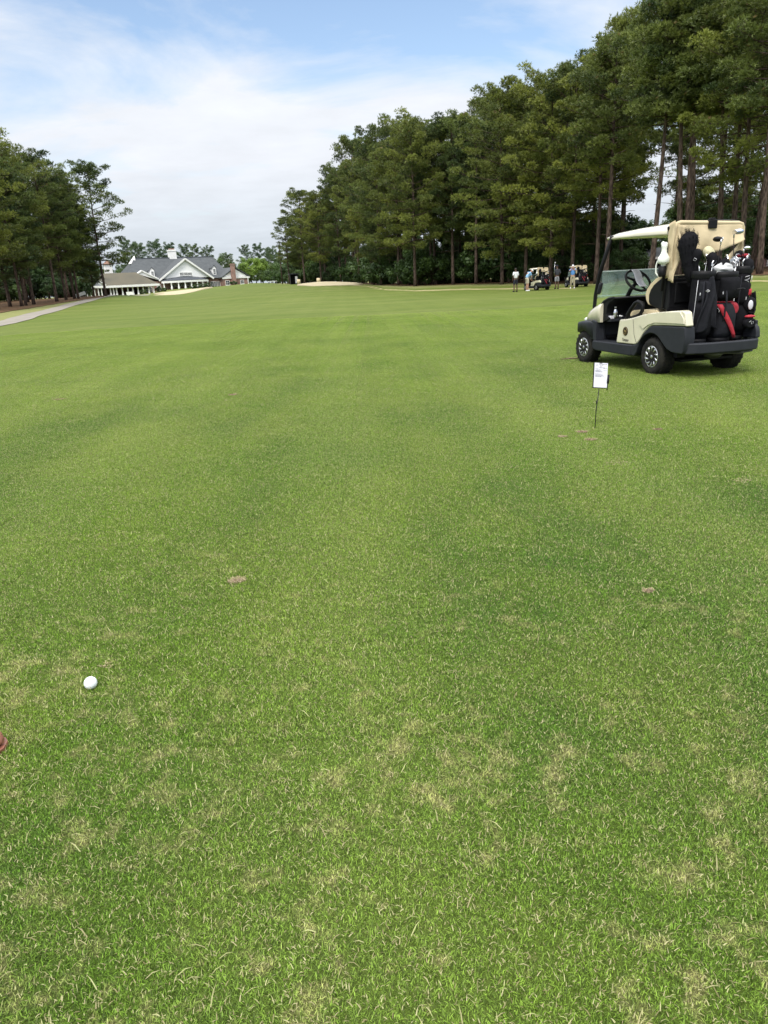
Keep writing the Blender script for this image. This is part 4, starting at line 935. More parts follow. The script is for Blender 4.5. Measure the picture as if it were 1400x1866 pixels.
def make_wheel(root, x, y, side, rear):
    tw = 0.105 if rear else 0.095; R_ = 0.228
    w = MB().lathe([(.135, -tw+.012), (.16, -tw), (.205, -tw*.93), (.222, -tw*.74), (R_, -tw*.45), (R_+.001, 0), (R_, tw*.45), (.222, tw*.74), (.205, tw*.93), (.16, tw), (.135, tw-.012)], (0, 0, 0), 'Y', 40)
    for k in range(40):       # tread blocks
        a = 2*PI*k/40
        for yy in (-.06, -.02, .02, .06): w.obox((math.cos(a)*(R_+.001), yy+(.006 if k % 2 else -.006), math.sin(a)*(R_+.001)), (math.cos(a)*.004, 0, math.sin(a)*.004), (0, .013, 0), (-math.sin(a)*.011, 0, math.cos(a)*.011))
    o = empty('wheel'); o.parent = root; o.location = (x, y, R_)
    w.build('tyre', M['rubber'], o)
    s = side; yo = s*(tw-.02)
    r_ = MB().lathe([(.137, -tw+.02), (.128, -tw+.05), (.118, s*.02-.01), (.118, s*.02+.01), (.128, tw-.05), (.137, tw-.02)], (0, 0, 0), 'Y', 32)
    r_.lathe([(.130, yo-.004), (.134, yo+s*.006), (.124, yo+s*.012), (.116, yo+s*.004)], (0, 0, 0), 'Y', 32)
    for k in range(10):
        a = 2*PI*k/10; P = []
        for i in range(5):
            q = .028+.092*i/4; b = a+.42*(i/4)**1.3; P.append((q*math.cos(b), yo+s*(.004-.016*(1-i/4)**2), q*math.sin(b)))
        r_.ring(P, [.014, .012, .010, .012, .016], 6)
    r_.lathe([(.0001, yo+s*.012), (.020, yo+s*.010), (.036, yo-s*.004), (.036, yo-s*.02)], (0, 0, 0), 'Y', 20)
    r_.build('rim', M['silver'], o)
    MB().lathe([(.0001, yo-s*.035), (.125, yo-s*.035), (.125, yo-s*.05), (.0001, yo-s*.05)], (0, 0, 0), 'Y', 24).build('brake_disc', M['black'], o)
def make_cart(label):
    C = tag(empty('golf_cart'), label, 'golf cart')
    for x, y, s, r_ in ((0, .49, 1, 1), (0, -.49, -1, 1), (1.66, .475, 1, 0), (1.66, -.475, -1, 0)): make_wheel(C, x, y, s, r_)
    # --- cream sides
    side = [(.765,.350),(.715,.635),(.690,.652),(.56,.658),(.42,.68),(.19,.728),(0.0,.752),(-.343,.778),(-.55,.790),(-.60,.77),(-.645,.615),(-.30,.612),(-.001,.600),(.06,.580),(.112,.547),(.175,.50),(.223,.443),(.262,.40),(.30,.366),(.36,.352)]
    for s in (1, -1):
        if s < 0: side = [q for q in side if q[0] > -.2][:7]+[(-.18,.765),(-.18,.611)]+[q for q in side if q[0] > -.2][7:]
        o = MB().prism(side, s*.600, s*.50).build('side_panel', M['cream'], C, bevel=.018, seg=3)
        if s > 0: MB().prism([(.10,.735),(-.20,.765),(-.52,.775),(-.60,.70),(-.61,.64),(-.30,.64),(-.05,.635),(.08,.60),(.17,.55),(.25,.60),(.20,.68)], s*.6005, s*.612).build('raised_flare', M['cream'], o, bevel=.010, seg=3)
        MB().ring([(.30, s*.602, .372), (.36, s*.602, .47), (.40, s*.602, .66)], .0022, 4).build('panel_seam', M['black'], o)
        d = MB().lathe([(.0001, .006), (.052, .006), (.056, .003), (.056, 0)], (0, 0, 0), 'Y', 28)
        d = d.build('emblem', M['black'], o); d.location = (.556, s*.6005, .507); d.scale = (1, s, 1)
        g = MB(); g.ring([(.046*math.cos(a*PI/14), .0065, .046*math.sin(a*PI/14)) for a in range(28)], .0022, 4, closed=True)
        for a, b in (((-.022, -.018), (.022, .020)), ((.022, -.018), (-.022, .020)), ((-.024, 0), (.024, 0)), ((-.016, -.026), (.016, -.026))): g.ring([(a[0], .0065, a[1]), (b[0], .0065, b[1])], .0026, 4)
        g.build('crest', M['gold'], d)
        mt = Matrix.Translation((.556, s*.602, .383)) @ Matrix.Rotation(PI if s > 0 else 0, 4, 'Z') @ Matrix.Rotation(PI/2, 4, 'X')
        text_mesh('Tempo', .052, M['black'], o, 'lettering', mt, .35)
        # charcoal fender over the rear wheel
        arch = arc(0, .235, .275, 128, 22, 12)
        pf = [(-.001,.594),(.06,.574),(.108,.541),(.170,.494),(.218,.438),(.257,.395),(.295,.360),(.387,.345),(.387,.212),(.33,.215),(.285,.26)]+[p for p in reversed(arch)]
        pf += [(-.235,.40),(-.31,.345),(-.42,.312),(-.60,.305),(-.63,.34),(-.64,.50),(-.62,.609),(-.30,.606)] if s > 0 else [(-.235,.40),(-.29,.36),(-.34,.36),(-.38,.40),(-.38,.50),(-.37,.609),(-.30,.606)]
        MB().prism(arc(0, .235, .272, -8, 188, 16)+[(-.30,.50),(-.30,.60),(.24,.60),(.30,.50)][::-1] if False else arc(0, .235, .274, 0, 180, 16)+[(-.34,.235),(-.34,.60),(.20,.60),(.34,.40),(.34,.235)], s*.469, s*.36).build('wheel_housing', M['black'], C)
        MB().prism(pf, s*.608, s*.47).build('fender', M['charcoal'], C, bevel=.014, seg=3)
        MB().prism([(.388,.345),(.388,.212),(.46,.206),(1.25,.215),(1.34,.24),(1.35,.33),(1.33,.345),(.77,.345)], s*.612, s*.40).build('rocker', M['charcoal'], C, bevel=.018, seg=3)
    # tub between the sides
    MB().box(.30, 1.42, -.399, .399, .27, .305).prism([(1.42,.27),(1.42,.305),(1.56,.52),(1.59,.50),(1.47,.27)], -.5, .5).build('floor', M['black'], C)
    MB().prism([(.70,.306),(.60,.66),(.02,.68),(-.10,.62),(-.10,.42),(.0,.306)], -.498, .498).build('seat_box', M['black'], C)
    MB().box(.52, .605, -.34, .46, .664, .668).prism([(.62,.672),(.64,.70),(.62,.745),(.56,.762),(.10,.775),(.06,.74),(.08,.69),(.12,.672)], -.49, .49).build('seat_cushion', M['seatv'], C, bevel=.015)
    sb = MB().prism([(.085,.800),(.30,.835),(.345,.88),(.372,.95),(.345,1.02),(.275,1.085),(.18,1.14),(.09,1.172),(.05,1.165),(.10,1.10),(.17,.98),(.15,.88),(.07,.82)], -.47, .47).build('seat_back', M['seatv'], C, bevel=.02, seg=3)
    MB().prism([(.26,.832),(.285,.87),(.292,.95),(.262,1.015),(.202,1.072),(.12,1.118),(.048,1.150),(-.02,1.165),(-.09,1.13),(-.11,1.0),(-.11,.79),(.08,.78)], -.478, .478).build('back_shell', M['black'], C, bevel=.02)
    for y0, y1 in ((-.40, -.02), (.02, .40)):
        MB().prism([(-.112,.84),(-.13,.86),(-.13,1.08),(-.112,1.10)], y0, y1).build('back_panel', M['black'], C, bevel=.01)
    # bag well, rear body and bumper
    MB().box(-.64, -.10, -.37, .50, .36, .395).build('bag_well_floor', M['black'], C)
    MB().box(-.13, -.101, -.50, .50, .396, .80).build('bag_well_wall', M['black'], C)
    bp = [(-.52,.607),(-.63,.56),(-.71,.44),(-.735,.30),(-.74,.0),(-.715,-.25),(-.68,-.35),(-.60,-.43),(-.46,-.50),(-.46,-.42),(-.56,-.36),(-.64,-.27),(-.675,0),(-.66,.30),(-.60,.44),(-.50,.50)]
    mb = MB(); mb.prism(bp, .300, .425, 'Z'); mb.build('rear_bumper', M['charcoal'], C, bevel=.02, seg=3)
    for s, y0 in ((-1, .40),): MB().prism([(-.40,.43),(-.66,.43),(-.655,.50),(-.63,.56),(-.56,.60),(-.40,.605)], s*y0, s*(y0-.06)).build('bag_well_side', M['charcoal'], C, bevel=.015)
    mb = MB(); mb.ring([(0, -.40, .228), (0, .40, .228)], .035, 10); mb.ell((0, -.12, .235), (.13, .13, .11)); mb.ring([(-.10, -.20, .24), (-.40, -.10, .26)], .03, 8)
    mb.ell((-.34, -.02, .25), (.13, .10, .06)); mb.ring([(-.45, .25, .28), (-.46, -.30, .245), (-.50, -.45, .27)], .012, 6)
    mb.ring([(.1, .3, .25), (-.30, .32, .27), (-.55, .33, .30)], .02, 6); mb.ring([(.1, -.3, .25), (-.30, -.32, .27), (-.55, -.33, .30)], .02, 6); mb.build('rear_axle', M['steel'], C)
    mb = MB(); mb.ring([(1.66, -.40, .228), (1.66, .40, .228)], .025, 8); mb.ring([(1.66, -.30, .20), (1.30, -.20, .25)], .02, 6); mb.ring([(1.66, .30, .20), (1.30, .20, .25)], .02, 6); mb.build('front_axle', M['steel'], C)
    mb = MB()
    for x in (-.40,): mb.box(-.62, -.02, -.30, .30, .285, .355)
    mb.box(.0, 1.35, -.16, .16, .20, .268); mb.build('frame', M['black'], C)
    MB().box(-.28, 1.36, -.36, .36, .170, .199).build('under_tray', M['black'], C)
    # --- front
    def sec(x, w, z0, z1, r=.10, n=6):
        pts_ = []
        for cy, cz, a0 in ((w-r, z1-r, 0), (-(w-r), z1-r, 90)):
            for i in range(n+1):
                a = math.radians(a0+90*i/n); pts_.append((x, cy+r*math.cos(a), cz+r*math.sin(a)))
        return pts_+[(x, -w, z0), (x, w, z0)]
    MB().loft([sec(1.245, .56, .59, .865), sec(1.32, .565, .59, .85), sec(1.45, .565, .595, .805), sec(1.60, .54, .60, .76), sec(1.75, .47, .60, .705, .09), sec(1.90, .39, .58, .64, .04), sec(1.97, .31, .56, .595, .02)]).build('front_cowl', M['cream'], C)
    MB().loft([sec(1.34, .575, .33, .588, .03), sec(1.42, .60, .40, .60, .03), sec(1.55, .60, .47, .602, .04), sec(1.70, .58, .49, .596, .04), sec(1.86, .55, .44, .575, .04), sec(2.0, .42, .40, .545, .04), sec(2.05, .30, .38, .52, .03)]).build('front_bumper', M['charcoal'], C)
    for s in (1, -1):
        MB().prism([(1.30,.31),(1.345,.346),(1.44,.36),(1.46,.595),(1.40,.62),(1.30,.60)], s*.585, s*.44).build('kick_panel', M['charcoal'], C, bevel=.012)
        h = MB().ell((1.86, s*.36, .60), (.09, .07, .035)).build('headlight', M['whitep'], C)
    # dashboard with open cubbies
    dp = [(1.30,.575),(1.385,.58),(1.395,.735),(1.34,.80),(1.25,.875),(1.12,.915),(1.02,.925),(.985,.905),(1.02,.875),(1.10,.85),(1.15,.80),(1.165,.70),(1.14,.66),(1.10,.652),(1.10,.635),(1.20,.60)]
    MB().prism(dp, -.515, .515).build('dashboard', M['black'], C, bevel=.012)
    rim_ = MB(); rim_.ring([(1.365, .518, .60), (1.375, .52, .735), (1.32, .52, .80), (1.23, .52, .868), (1.11, .518, .908), (1.0, .515, .918)], .014, 8); rim_.build('dash_trim', M['charcoal'], C)
    MB().box(1.08, 1.20, -.50, .50, .596, .634).build('dash_shelf', M['charcoal'], C, bevel=.01)
    MB().box(1.02, 1.10, .02, .16, .66, .84).build('dash_console', M['charcoal'], C, bevel=.01)
    MB().prism([(1.385,.40),(1.30,.36),(1.28,.37),(1.36,.42)], .05, .17).build('pedal', M['black'], C); MB().prism([(1.385,.40),(1.30,.36),(1.28,.37),(1.36,.42)], .22, .40).build('pedal', M['black'], C)
    # steering
    sc_, sa = Vector((.985, .175, 1.118)), Vector((-.74, -.04, .66)).normalized()
    u_ = sa.cross(Vector((0, 1, 0))).normalized(); v_ = sa.cross(u_).normalized()
    st = MB(); st.ring([tuple(sc_+(u_*math.cos(a)+v_*math.sin(a))*.174) for a in [2*PI*k/36 for k in range(36)]], .0165, 8, closed=True)
    for a in (0.35, 2.2, 4.3): st.ring([tuple(sc_-sa*.02), tuple(sc_+(u_*math.cos(a)+v_*math.sin(a))*.168)], [.022, .012], 6)
    st.lathe([(.0001, .02), (.04, .018), (.055, 0), (.05, -.04)], (0, 0, 0), 'Z', 16)
    q = sa.to_track_quat('Z', 'Y').to_matrix(); k0 = len(st.v)-16*4
    for i in range(k0, len(st.v)): st.v[i] = tuple(q @ Vector(st.v[i])+sc_)
    st.build('steering_wheel', M['black'], C)
    MB().ring([tuple(sc_-sa*.03), tuple(sc_-sa*.18+Vector((0, .01, 0))), (1.20, .235, .80)], [.024, .028, .034], 10).build('steering_column', M['black'], C)
    # hip restraints, struts, roof
    for s in (1, -1):
        MB().ring([(x, s*.555, z) for x, z in ((.635,.655),(.60,.705),(.52,.79),(.44,.855),(.39,.872),(.32,.862),(.275,.825),(.285,.765),(.325,.72),(.42,.692),(.54,.664))], .024, 8, closed=True).build('hip_restraint', M['black'], C)
        MB().ring([(1.52, s*.50, .56), (1.505, s*.50, .75), (1.487, s*.50, .945), (1.398, s*.50, 1.234), (1.132, s*.50, 1.69)], .026, 8).build('front_strut', M['black'], C)
        MB().ring([(-.02, s*.48, .80), (-.05, s*.485, 1.25), (-.075, s*.485, 1.67)], .020, 8).build('rear_strut', M['black'], C)
        mr = MB().loft([[Vector((1.355, s*.515, 1.035))+Vector((math.cos(a)*.026*w-.38*t, s*math.sin(a)*.030*w, .93*t)) for a in [2*PI*k/12 for k in range(12)]] for t, w in ((-.085, .35), (-.078, .8), (-.05, 1), (.05, 1), (.078, .8), (.085, .35))])
        mr.build('mirror', M['charcoal'], C); MB().ell((1.50, s*.49, .905), (.022, .03, .02)).build('clamp', M['black'], C)
    def rs(x, zt, w, th, cr=.05):
        P = []
        for i in range(13):
            t = -1+2*i/12; P.append((x, w*t*(1 if abs(t) < .99 else 1.0), zt-cr*(abs(t)**9*.75+abs(t)**3*.25)))
        for i in range(12, -1, -1):
            t = -1+2*i/12; P.append((x, w*t*.965, zt-th-cr*.9*(abs(t)**9*.75+abs(t)**3*.25)))
        return P
    MB().loft([rs(1.36, 1.672, .38, .012, .006), rs(1.33, 1.692, .46, .022, .02), rs(1.24, 1.722, .51, .028, .045), rs(1.08, 1.745, .525, .03, .08), rs(.60, 1.764, .53, .03, .105), rs(.10, 1.768, .53, .03, .125), rs(-.06, 1.764, .525, .03, .125)]).build('roof', M['cream'], C)
    MB().loft([rs(-.061, 1.772, .532, .10, .06), rs(-.105, 1.765, .52, .10, .06)]).build('roof_handle_bar', M['black'], C, bevel=.01)
    # windshield panel with pale edges
    wsp = [(1.495, .90), (1.392, 1.252)]
    ws = MB().add([(wsp[0][0], .475, wsp[0][1]), (wsp[0][0], -.475, wsp[0][1]), (wsp[1][0], -.475, wsp[1][1]), (wsp[1][0], .475, wsp[1][1])], [(0, 1, 2, 3)]).build('windshield', M['screen'], C)
    MB().ring([(wsp[1][0], .478, wsp[1][1]), (wsp[1][0], -.478, wsp[1][1])], .010, 6).build('edge_strip', M['edge'], ws)
    MB().ring([(wsp[0][0], .478, wsp[0][1]+.03), (wsp[0][0], -.478, wsp[0][1]+.03)], .006, 6).build('edge_strip', M['edge'], ws)
    MB().add([(1.365, .475, .925), (1.365, -.475, .925), (1.378, -.475, 1.25), (1.378, .475, 1.25)], [(0, 1, 2, 3)]).build('folded_pane', M['screen'], ws)
    # rear club cover: padded tan frame, curtain, side drapes, clip
    cv = empty('rear_cover'); cv.parent = C
    fr = MB(); fr.ring([(-.13, .475, 1.18), (-.135, .485, 1.30), (-.145, .488, 1.55), (-.15, .486, 1.69), (-.15, .465, 1.735), (-.15, .42, 1.748), (-.14, -.385, 1.720), (-.14, -.43, 1.707), (-.14, -.448, 1.67), (-.14, -.448, 1.52), (-.14, -.446, 1.40)], .024, 10)
    fr.build('padded_frame', M['canvas'], cv)
    def cur(u, v):
        y = .46-.885*u; drop = .30-.10*abs(2*u-1)**2.2*(1 if u < .5 else 1.25)-.03*math.sin(u*PI*3)*.4
        return (-.155-.018*math.sin(u*19+v*2.2)*v-.020*math.sin(u*7-v*4)*v-.05*v, y, 1.735-.03*u-drop*v)
    MB().grid(cur, 44, 12).build('curtain', M['canvas'], cv, solid=.006)
    def drl(u, v):
        w = .03+.10*(1-v)+.03*math.sin(v*5)
        return (-.13-.085*u+.012*math.sin(u*9+v*7), .505-w*u*.9-.008*math.sin(v*12), 1.74-.62*v-.03*u)
    MB().grid(drl, 10, 20).build('side_drape', M['canvas'], cv, solid=.01)
    def drl2(u, v): return (.045-.19*u*(1-.25*v)+.0*v, .508+.010*math.sin(u*8+v*5), 1.70-.52*v-.06*u)
    MB().grid(lambda u, v: (-.075-.10*u, .505+.008*math.sin(v*9+u*3), 1.74-.60*v+.03*u), 6, 16).build('side_drape', M['canvas'], cv, solid=.01)
    def drr(u, v):
        w = .05+.24*math.sin(min(v*1.1, 1)*PI*.5)**2.0
        return (-.15-.05*math.sin(u*PI*2.5+v*2)*.45-.06*v, -.452+w*u, 1.57-.36*v-.10*v*(1-u)-(.0 if u < .01 else .08*(1-u)))
    MB().grid(drr, 22, 14).build('side_drape', M['canvas'], cv, solid=.008)
    mb = MB().box(-.19, -.12, -.055, .055, 1.67, 1.765).box(-.18, -.13, -.035, .035, 1.766, 1.785); mb.build('clip', M['black'], cv, bevel=.008)
    # bottle bracket, dash bits
    MB().ring([(.0, .50, 1.0), (-.06, .53, 1.17), (-.06, .56, 1.20)], .014, 6).lathe([(.03, 0), (.045, .02), (.045, .12), (.04, .12)], (-.075, .565, 1.16), n=14).build('bottle_holder', M['black'], C)
    MB().ring([(-.16, .40, 1.15), (-.20, .0, 1.165), (-.16, -.40, 1.15)], .014, 6).build('bag_strap_bar', M['black'], C)
    return C
# --- things carried by a cart; each is made at the cart's own coordinates
CARRY = []
def carry(o): CARRY.append(o); return o
def make_bag(kind, x, y, z, r, h, label, lean=(0, 0), rz=0.0):
    B = tag(empty('golf_bag', (x, y, z), rz), label, 'golf bag', 'golf bags strapped to golf carts'); B.rotation_euler = (lean[0], lean[1], rz)
    def ov(zz, rx, ry, n=22, px_=0.0): return [(px_+rx*math.cos(2*PI*k/n), ry*math.sin(2*PI*k/n), zz) for k in range(n)]
    mats = {'a': (M['nylon'], M['nylon2']), 'b': (M['nylon'], M['red']), 'c': (M['nylon'], M['nylon2'])}[kind]
    MB().loft([ov(0, r*.92, r*.92), ov(.03, r, r), ov(.06, r*.97, r*.97)]).build('base', M['black'], B)
    MB().loft([ov(.061, r*.94, r*.94), ov(.12, r*.98, r), ov(h*.35, r*.93, r*.97), ov(h*.6, r*.90, r*.92), ov(h*.86, r*.93, r*.95), ov(h-.07, r*.95, r*.97)]).build('body', mats[0], B)
    t = MB(); t.loft([ov(h-.069, r*1.0, r*1.04), ov(h-.03, r*1.06, r*1.1), ov(h+.01, r*1.05, r*1.09), ov(h+.012, r*.90, r*.94), ov(h-.04, r*.86, r*.9)], caps=False)
    t.box(-r*.9, r*.9, -.006, .006, h-.06, h); t.box(-.006, .006, -r*.9, r*.9, h-.058, h-.002); t.build('collar', M['black'], B)
    def pocket(z0, z1, y0, y1, dep, mat, name='pocket'):
        mb = MB()
        def f(u, v):
            a = y0+(y1-y0)*u; e = min(math.sin(PI*u)**.45 if 0 < u < 1 else 0, math.sin(PI*v)**.45 if 0 < v < 1 else 0)
            rr_ = r*.93+dep*e; th = a/r
            return (-rr_*math.cos(th), rr_*math.sin(th), z0+(z1-z0)*v)
        mb.grid(f, 14, 14); return mb.build(name, mat, B)
    if kind == 'a':
        pocket(.08, .46, -.13, .13, .055, M['nylon']); pocket(.48, .70, -.11, .11, .035, M['nylon2'])
        for s in (-1, 1):
            MB().ring([(-r*.97*math.cos(s*1.05), r*.97*math.sin(s*1.05), zz) for zz in (.10, .3, .5, h-.09)], .0035, 5).build('piping', M['piping'], B)
    if kind == 'b':
        pocket(.06, .45, -.16, .16, .06, M['nylon2']); p2 = pocket(.48, .74, -.15, .15, .07, M['nylon'])
        mb = MB()
        for i in range(9):                         # red diagonal panel on the lower pocket
            u = i/8; a = (.04-.17*u+.10)/r; q = r*.93+.072
            mb.v += [(-q*math.cos(a), q*math.sin(a), .44-.38*u), (-q*math.cos(a-.30), q*math.sin(a-.30), .44-.38*u)]
        mb.f += [(2*i, 2*i+1, 2*i+3, 2*i+2) for i in range(8)]; mb.sm += [True]*8; mb.build('red_panel', M['red'], B, solid=.012)
        pocket(.30, .455, -.17, -.02, .066, M['red'], 'red_panel'); MB().ring([(-r*.96*math.cos(a), r*.96*math.sin(a), .462) for a in [-1.2+.3*i for i in range(9)]], .007, 5).build('red_trim', M['red'], B)
        MB().ring([(-r-.09, .02, .60), (-r-.10, -.05, .61), (-r-.09, -.10, .60)], .008, 5).build('handle', M['black'], B)
    if kind == 'c':
        pocket(.10, .40, -.10, .12, .05, M['nylon']); pocket(.42, .66, -.09, .10, .04, M['nylon'])
        pocket(.50, .60, -.085, -.02, .048, M['red'], 'red_panel')
    mk = MB()                                       # small stitched white marks
    def mark(pts_): mk.ring([(-(r*.93+.068)*math.cos(a/r), (r*.93+.068)*math.sin(a/r), zz) for a, zz in pts_], .0035, 4)
    if kind == 'a': mark([(.02, .60), (.035, .612), (.05, .60), (.035, .588), (.02, .60)])
    if kind == 'b': mark([(.13, .40), (.115, .375), (.10, .41)]); mark([(.115, .375), (.118, .35)])
    if kind == 'c': mark([(.03, .72), (.0, .735), (.0, .70), (.03, .69), (.0, .67)]); mark([(-.02, .735), (-.02, .67)])
    mk.build('stitched_mark', M['piping'], B)
    MB().ring([(-r*.9, r*.5, h-.10), (-r*1.35, r*.75, h*.62), (-r*1.25, r*.7, h*.40), (-r*.95, r*.5, h*.24)], .011, 6).build('shoulder_strap', M['nylon2'], B)
    for k in range(3):
        a = -.8+.75*k; MB().box(-.004, .004, -.003, .003, -.03, 0).build('zip_pull', M['piping'], B).location = (-(r*.93+.05)*math.cos(a), (r*.93+.05)*math.sin(a), .42+.08*k)
    return carry(B)
def make_club(kind, base, tip, label, face=0.0, group=None):
    b, t = Vector(base), Vector(tip); d = (t-b).normalized(); K = tag(empty('golf_club', b), label, 'golf club', 'golf clubs standing in the bags')
    K.rotation_euler = (Matrix.Rotation(0, 3, 'X') @ d.to_track_quat('Z', 'Y').to_matrix()).to_euler(); Ln = (t-b).length
    MB().ring([(0, 0, 0), (0, 0, Ln)], [.0055, .0045], 6).build('shaft', M['chrome'] if kind in ('iron', 'wedge') else M['black'], K)
    c, s = math.cos(face), math.sin(face)
    def rot(mb):
        mb.v = [(x*c-y*s, x*s+y*c, z) for x, y, z in mb.v]; return mb
    if kind in ('iron', 'wedge'):
        h = MB().prism([(-.012, Ln-.02), (-.008, Ln+.02), (.028, Ln+.045), (.070, Ln+.040), (.078, Ln+.018), (.060, Ln-.006), (.02, Ln-.018)], -.006, .008)
        rot(h).build('head', M['chrome'] if kind == 'iron' else M['silver'], K, bevel=.003)
    elif kind in ('driver', 'wood', 'red', 'blue'):
        w = {'driver': 1.0, 'blue': 1.0}.get(kind, .72); hd = MB().ell((.045*w, .03*w, Ln+.012), (.062*w, .052*w, .030*w), 18, 10)
        mt = {'driver': M['black'], 'wood': M['black'], 'red': M['red'], 'blue': M['bluehead']}[kind]
        rot(hd); ho = hd.build('head', mt, K); f_ = rot(MB().ell((.045*w, -.016*w, Ln+.012), (.052*w, .010, .026*w), 16, 8)); f_.build('face', M['chrome'], ho)
        MB().ring([(0, 0, Ln-.05), (0, 0, Ln+.01)], [.008, .012], 8).build('hosel', M['silver'], K)
    elif kind in ('cover', 'fur', 'ivory'):
        w = 1.75 if kind == 'fur' else 1.0; mt = M['ivorycloth'] if kind == 'ivory' else M['nylon']
        rings = []
        for zz, rx, ry, ox in ((-.20, .020, .020, 0), (-.16, .030, .028, 0), (-.08, .036, .032, 0), (-.02, .050, .042, .015), (.03, .068, .054, .03), (.07, .064, .052, .04), (.10, .040, .035, .045), (.112, .012, .012, .045)):
            rings.append([(ox*w+rx*w*math.cos(2*PI*k/16), ry*w*math.sin(2*PI*k/16), Ln+zz*w) for k in range(16)])
        co = rot(MB().loft(rings)).build('head_cover', mt, K)
        if kind == 'fur':
            r_ = np.random.default_rng(5); n = 7000; vs_ = np.array([v for rg_ in rings for v in rg_]); cc = vs_[r_.integers(0, len(vs_), n)]+r_.normal(size=(n, 3))*np.array([.004, .004, .022])
            ctr = np.array([.03*w, 0, 0]); dd = unit((cc-ctr)*np.array([1, 1, 0])+r_.normal(size=(n, 3))*.02+np.array([0, 0, .005])); sdv = unit(np.cross(dd, r_.normal(size=(n, 3))))*.0018
            V = np.stack([cc-sdv, cc+sdv, cc+dd*r_.uniform(.004, .011, (n, 1))], 1); V = V*1.0
            V = np.stack([V[..., 0]*c-V[..., 1]*s, V[..., 0]*s+V[..., 1]*c, V[..., 2]], -1)
            fo = bpy.data.objects.new('pile', mesh_np('pile', V, 3, np.zeros((n, 2)), M['nylon'])); COL.objects.link(fo); fo.parent = co
        if kind in ('cover',):
            mk = MB(); mk.ring([(.01, -.045, Ln-.0), (.03, -.052, Ln+.02), (.05, -.050, Ln+.0), (.03, -.05, Ln-.015)], .003, 4, closed=True); rot(mk).build('stitched_mark', M['piping'], co)
    return carry(K)
M['bluehead'] = pbr('blue_silver_crown', (0.30, 0.36, 0.55), (0.55, 0.60, 0.70), 0.25, metal=0.5, scale=30)
def cloth_thing(name, fn, nu, nv, mat, label, cat, th=.006):
    o = MB().grid(fn, nu, nv).build(name, mat, solid=th); tag(o, label, cat); return carry(o)
def seal(root, M4):
    for o in [root]+CARRY:
        bpy.context.view_layer.update(); o.matrix_world = M4 @ o.matrix_world
    CARRY.clear()
CM = Matrix.Translation((3.955, 9.0, -.012)) @ Matrix.Rotation(math.radians(104), 4, 'Z')
near = make_cart('large cream golf cart parked close by on the right, loaded with golf bags')
make_bag('a', -.40, .292, .397, .125, .80, 'black golf bag at the left of the near cart rack, nearest its white side panel', (.02, -.05), 0)
make_bag('b', -.41, .005, .397, .145, .78, 'black and red golf bag in the middle of the near cart rack', (0, -.04), .1)
make_bag('c', -.36, -.275, .397, .105, .83, 'black golf bag at the right end of the near cart rack beside its edge', (.03, -.03), -.2)
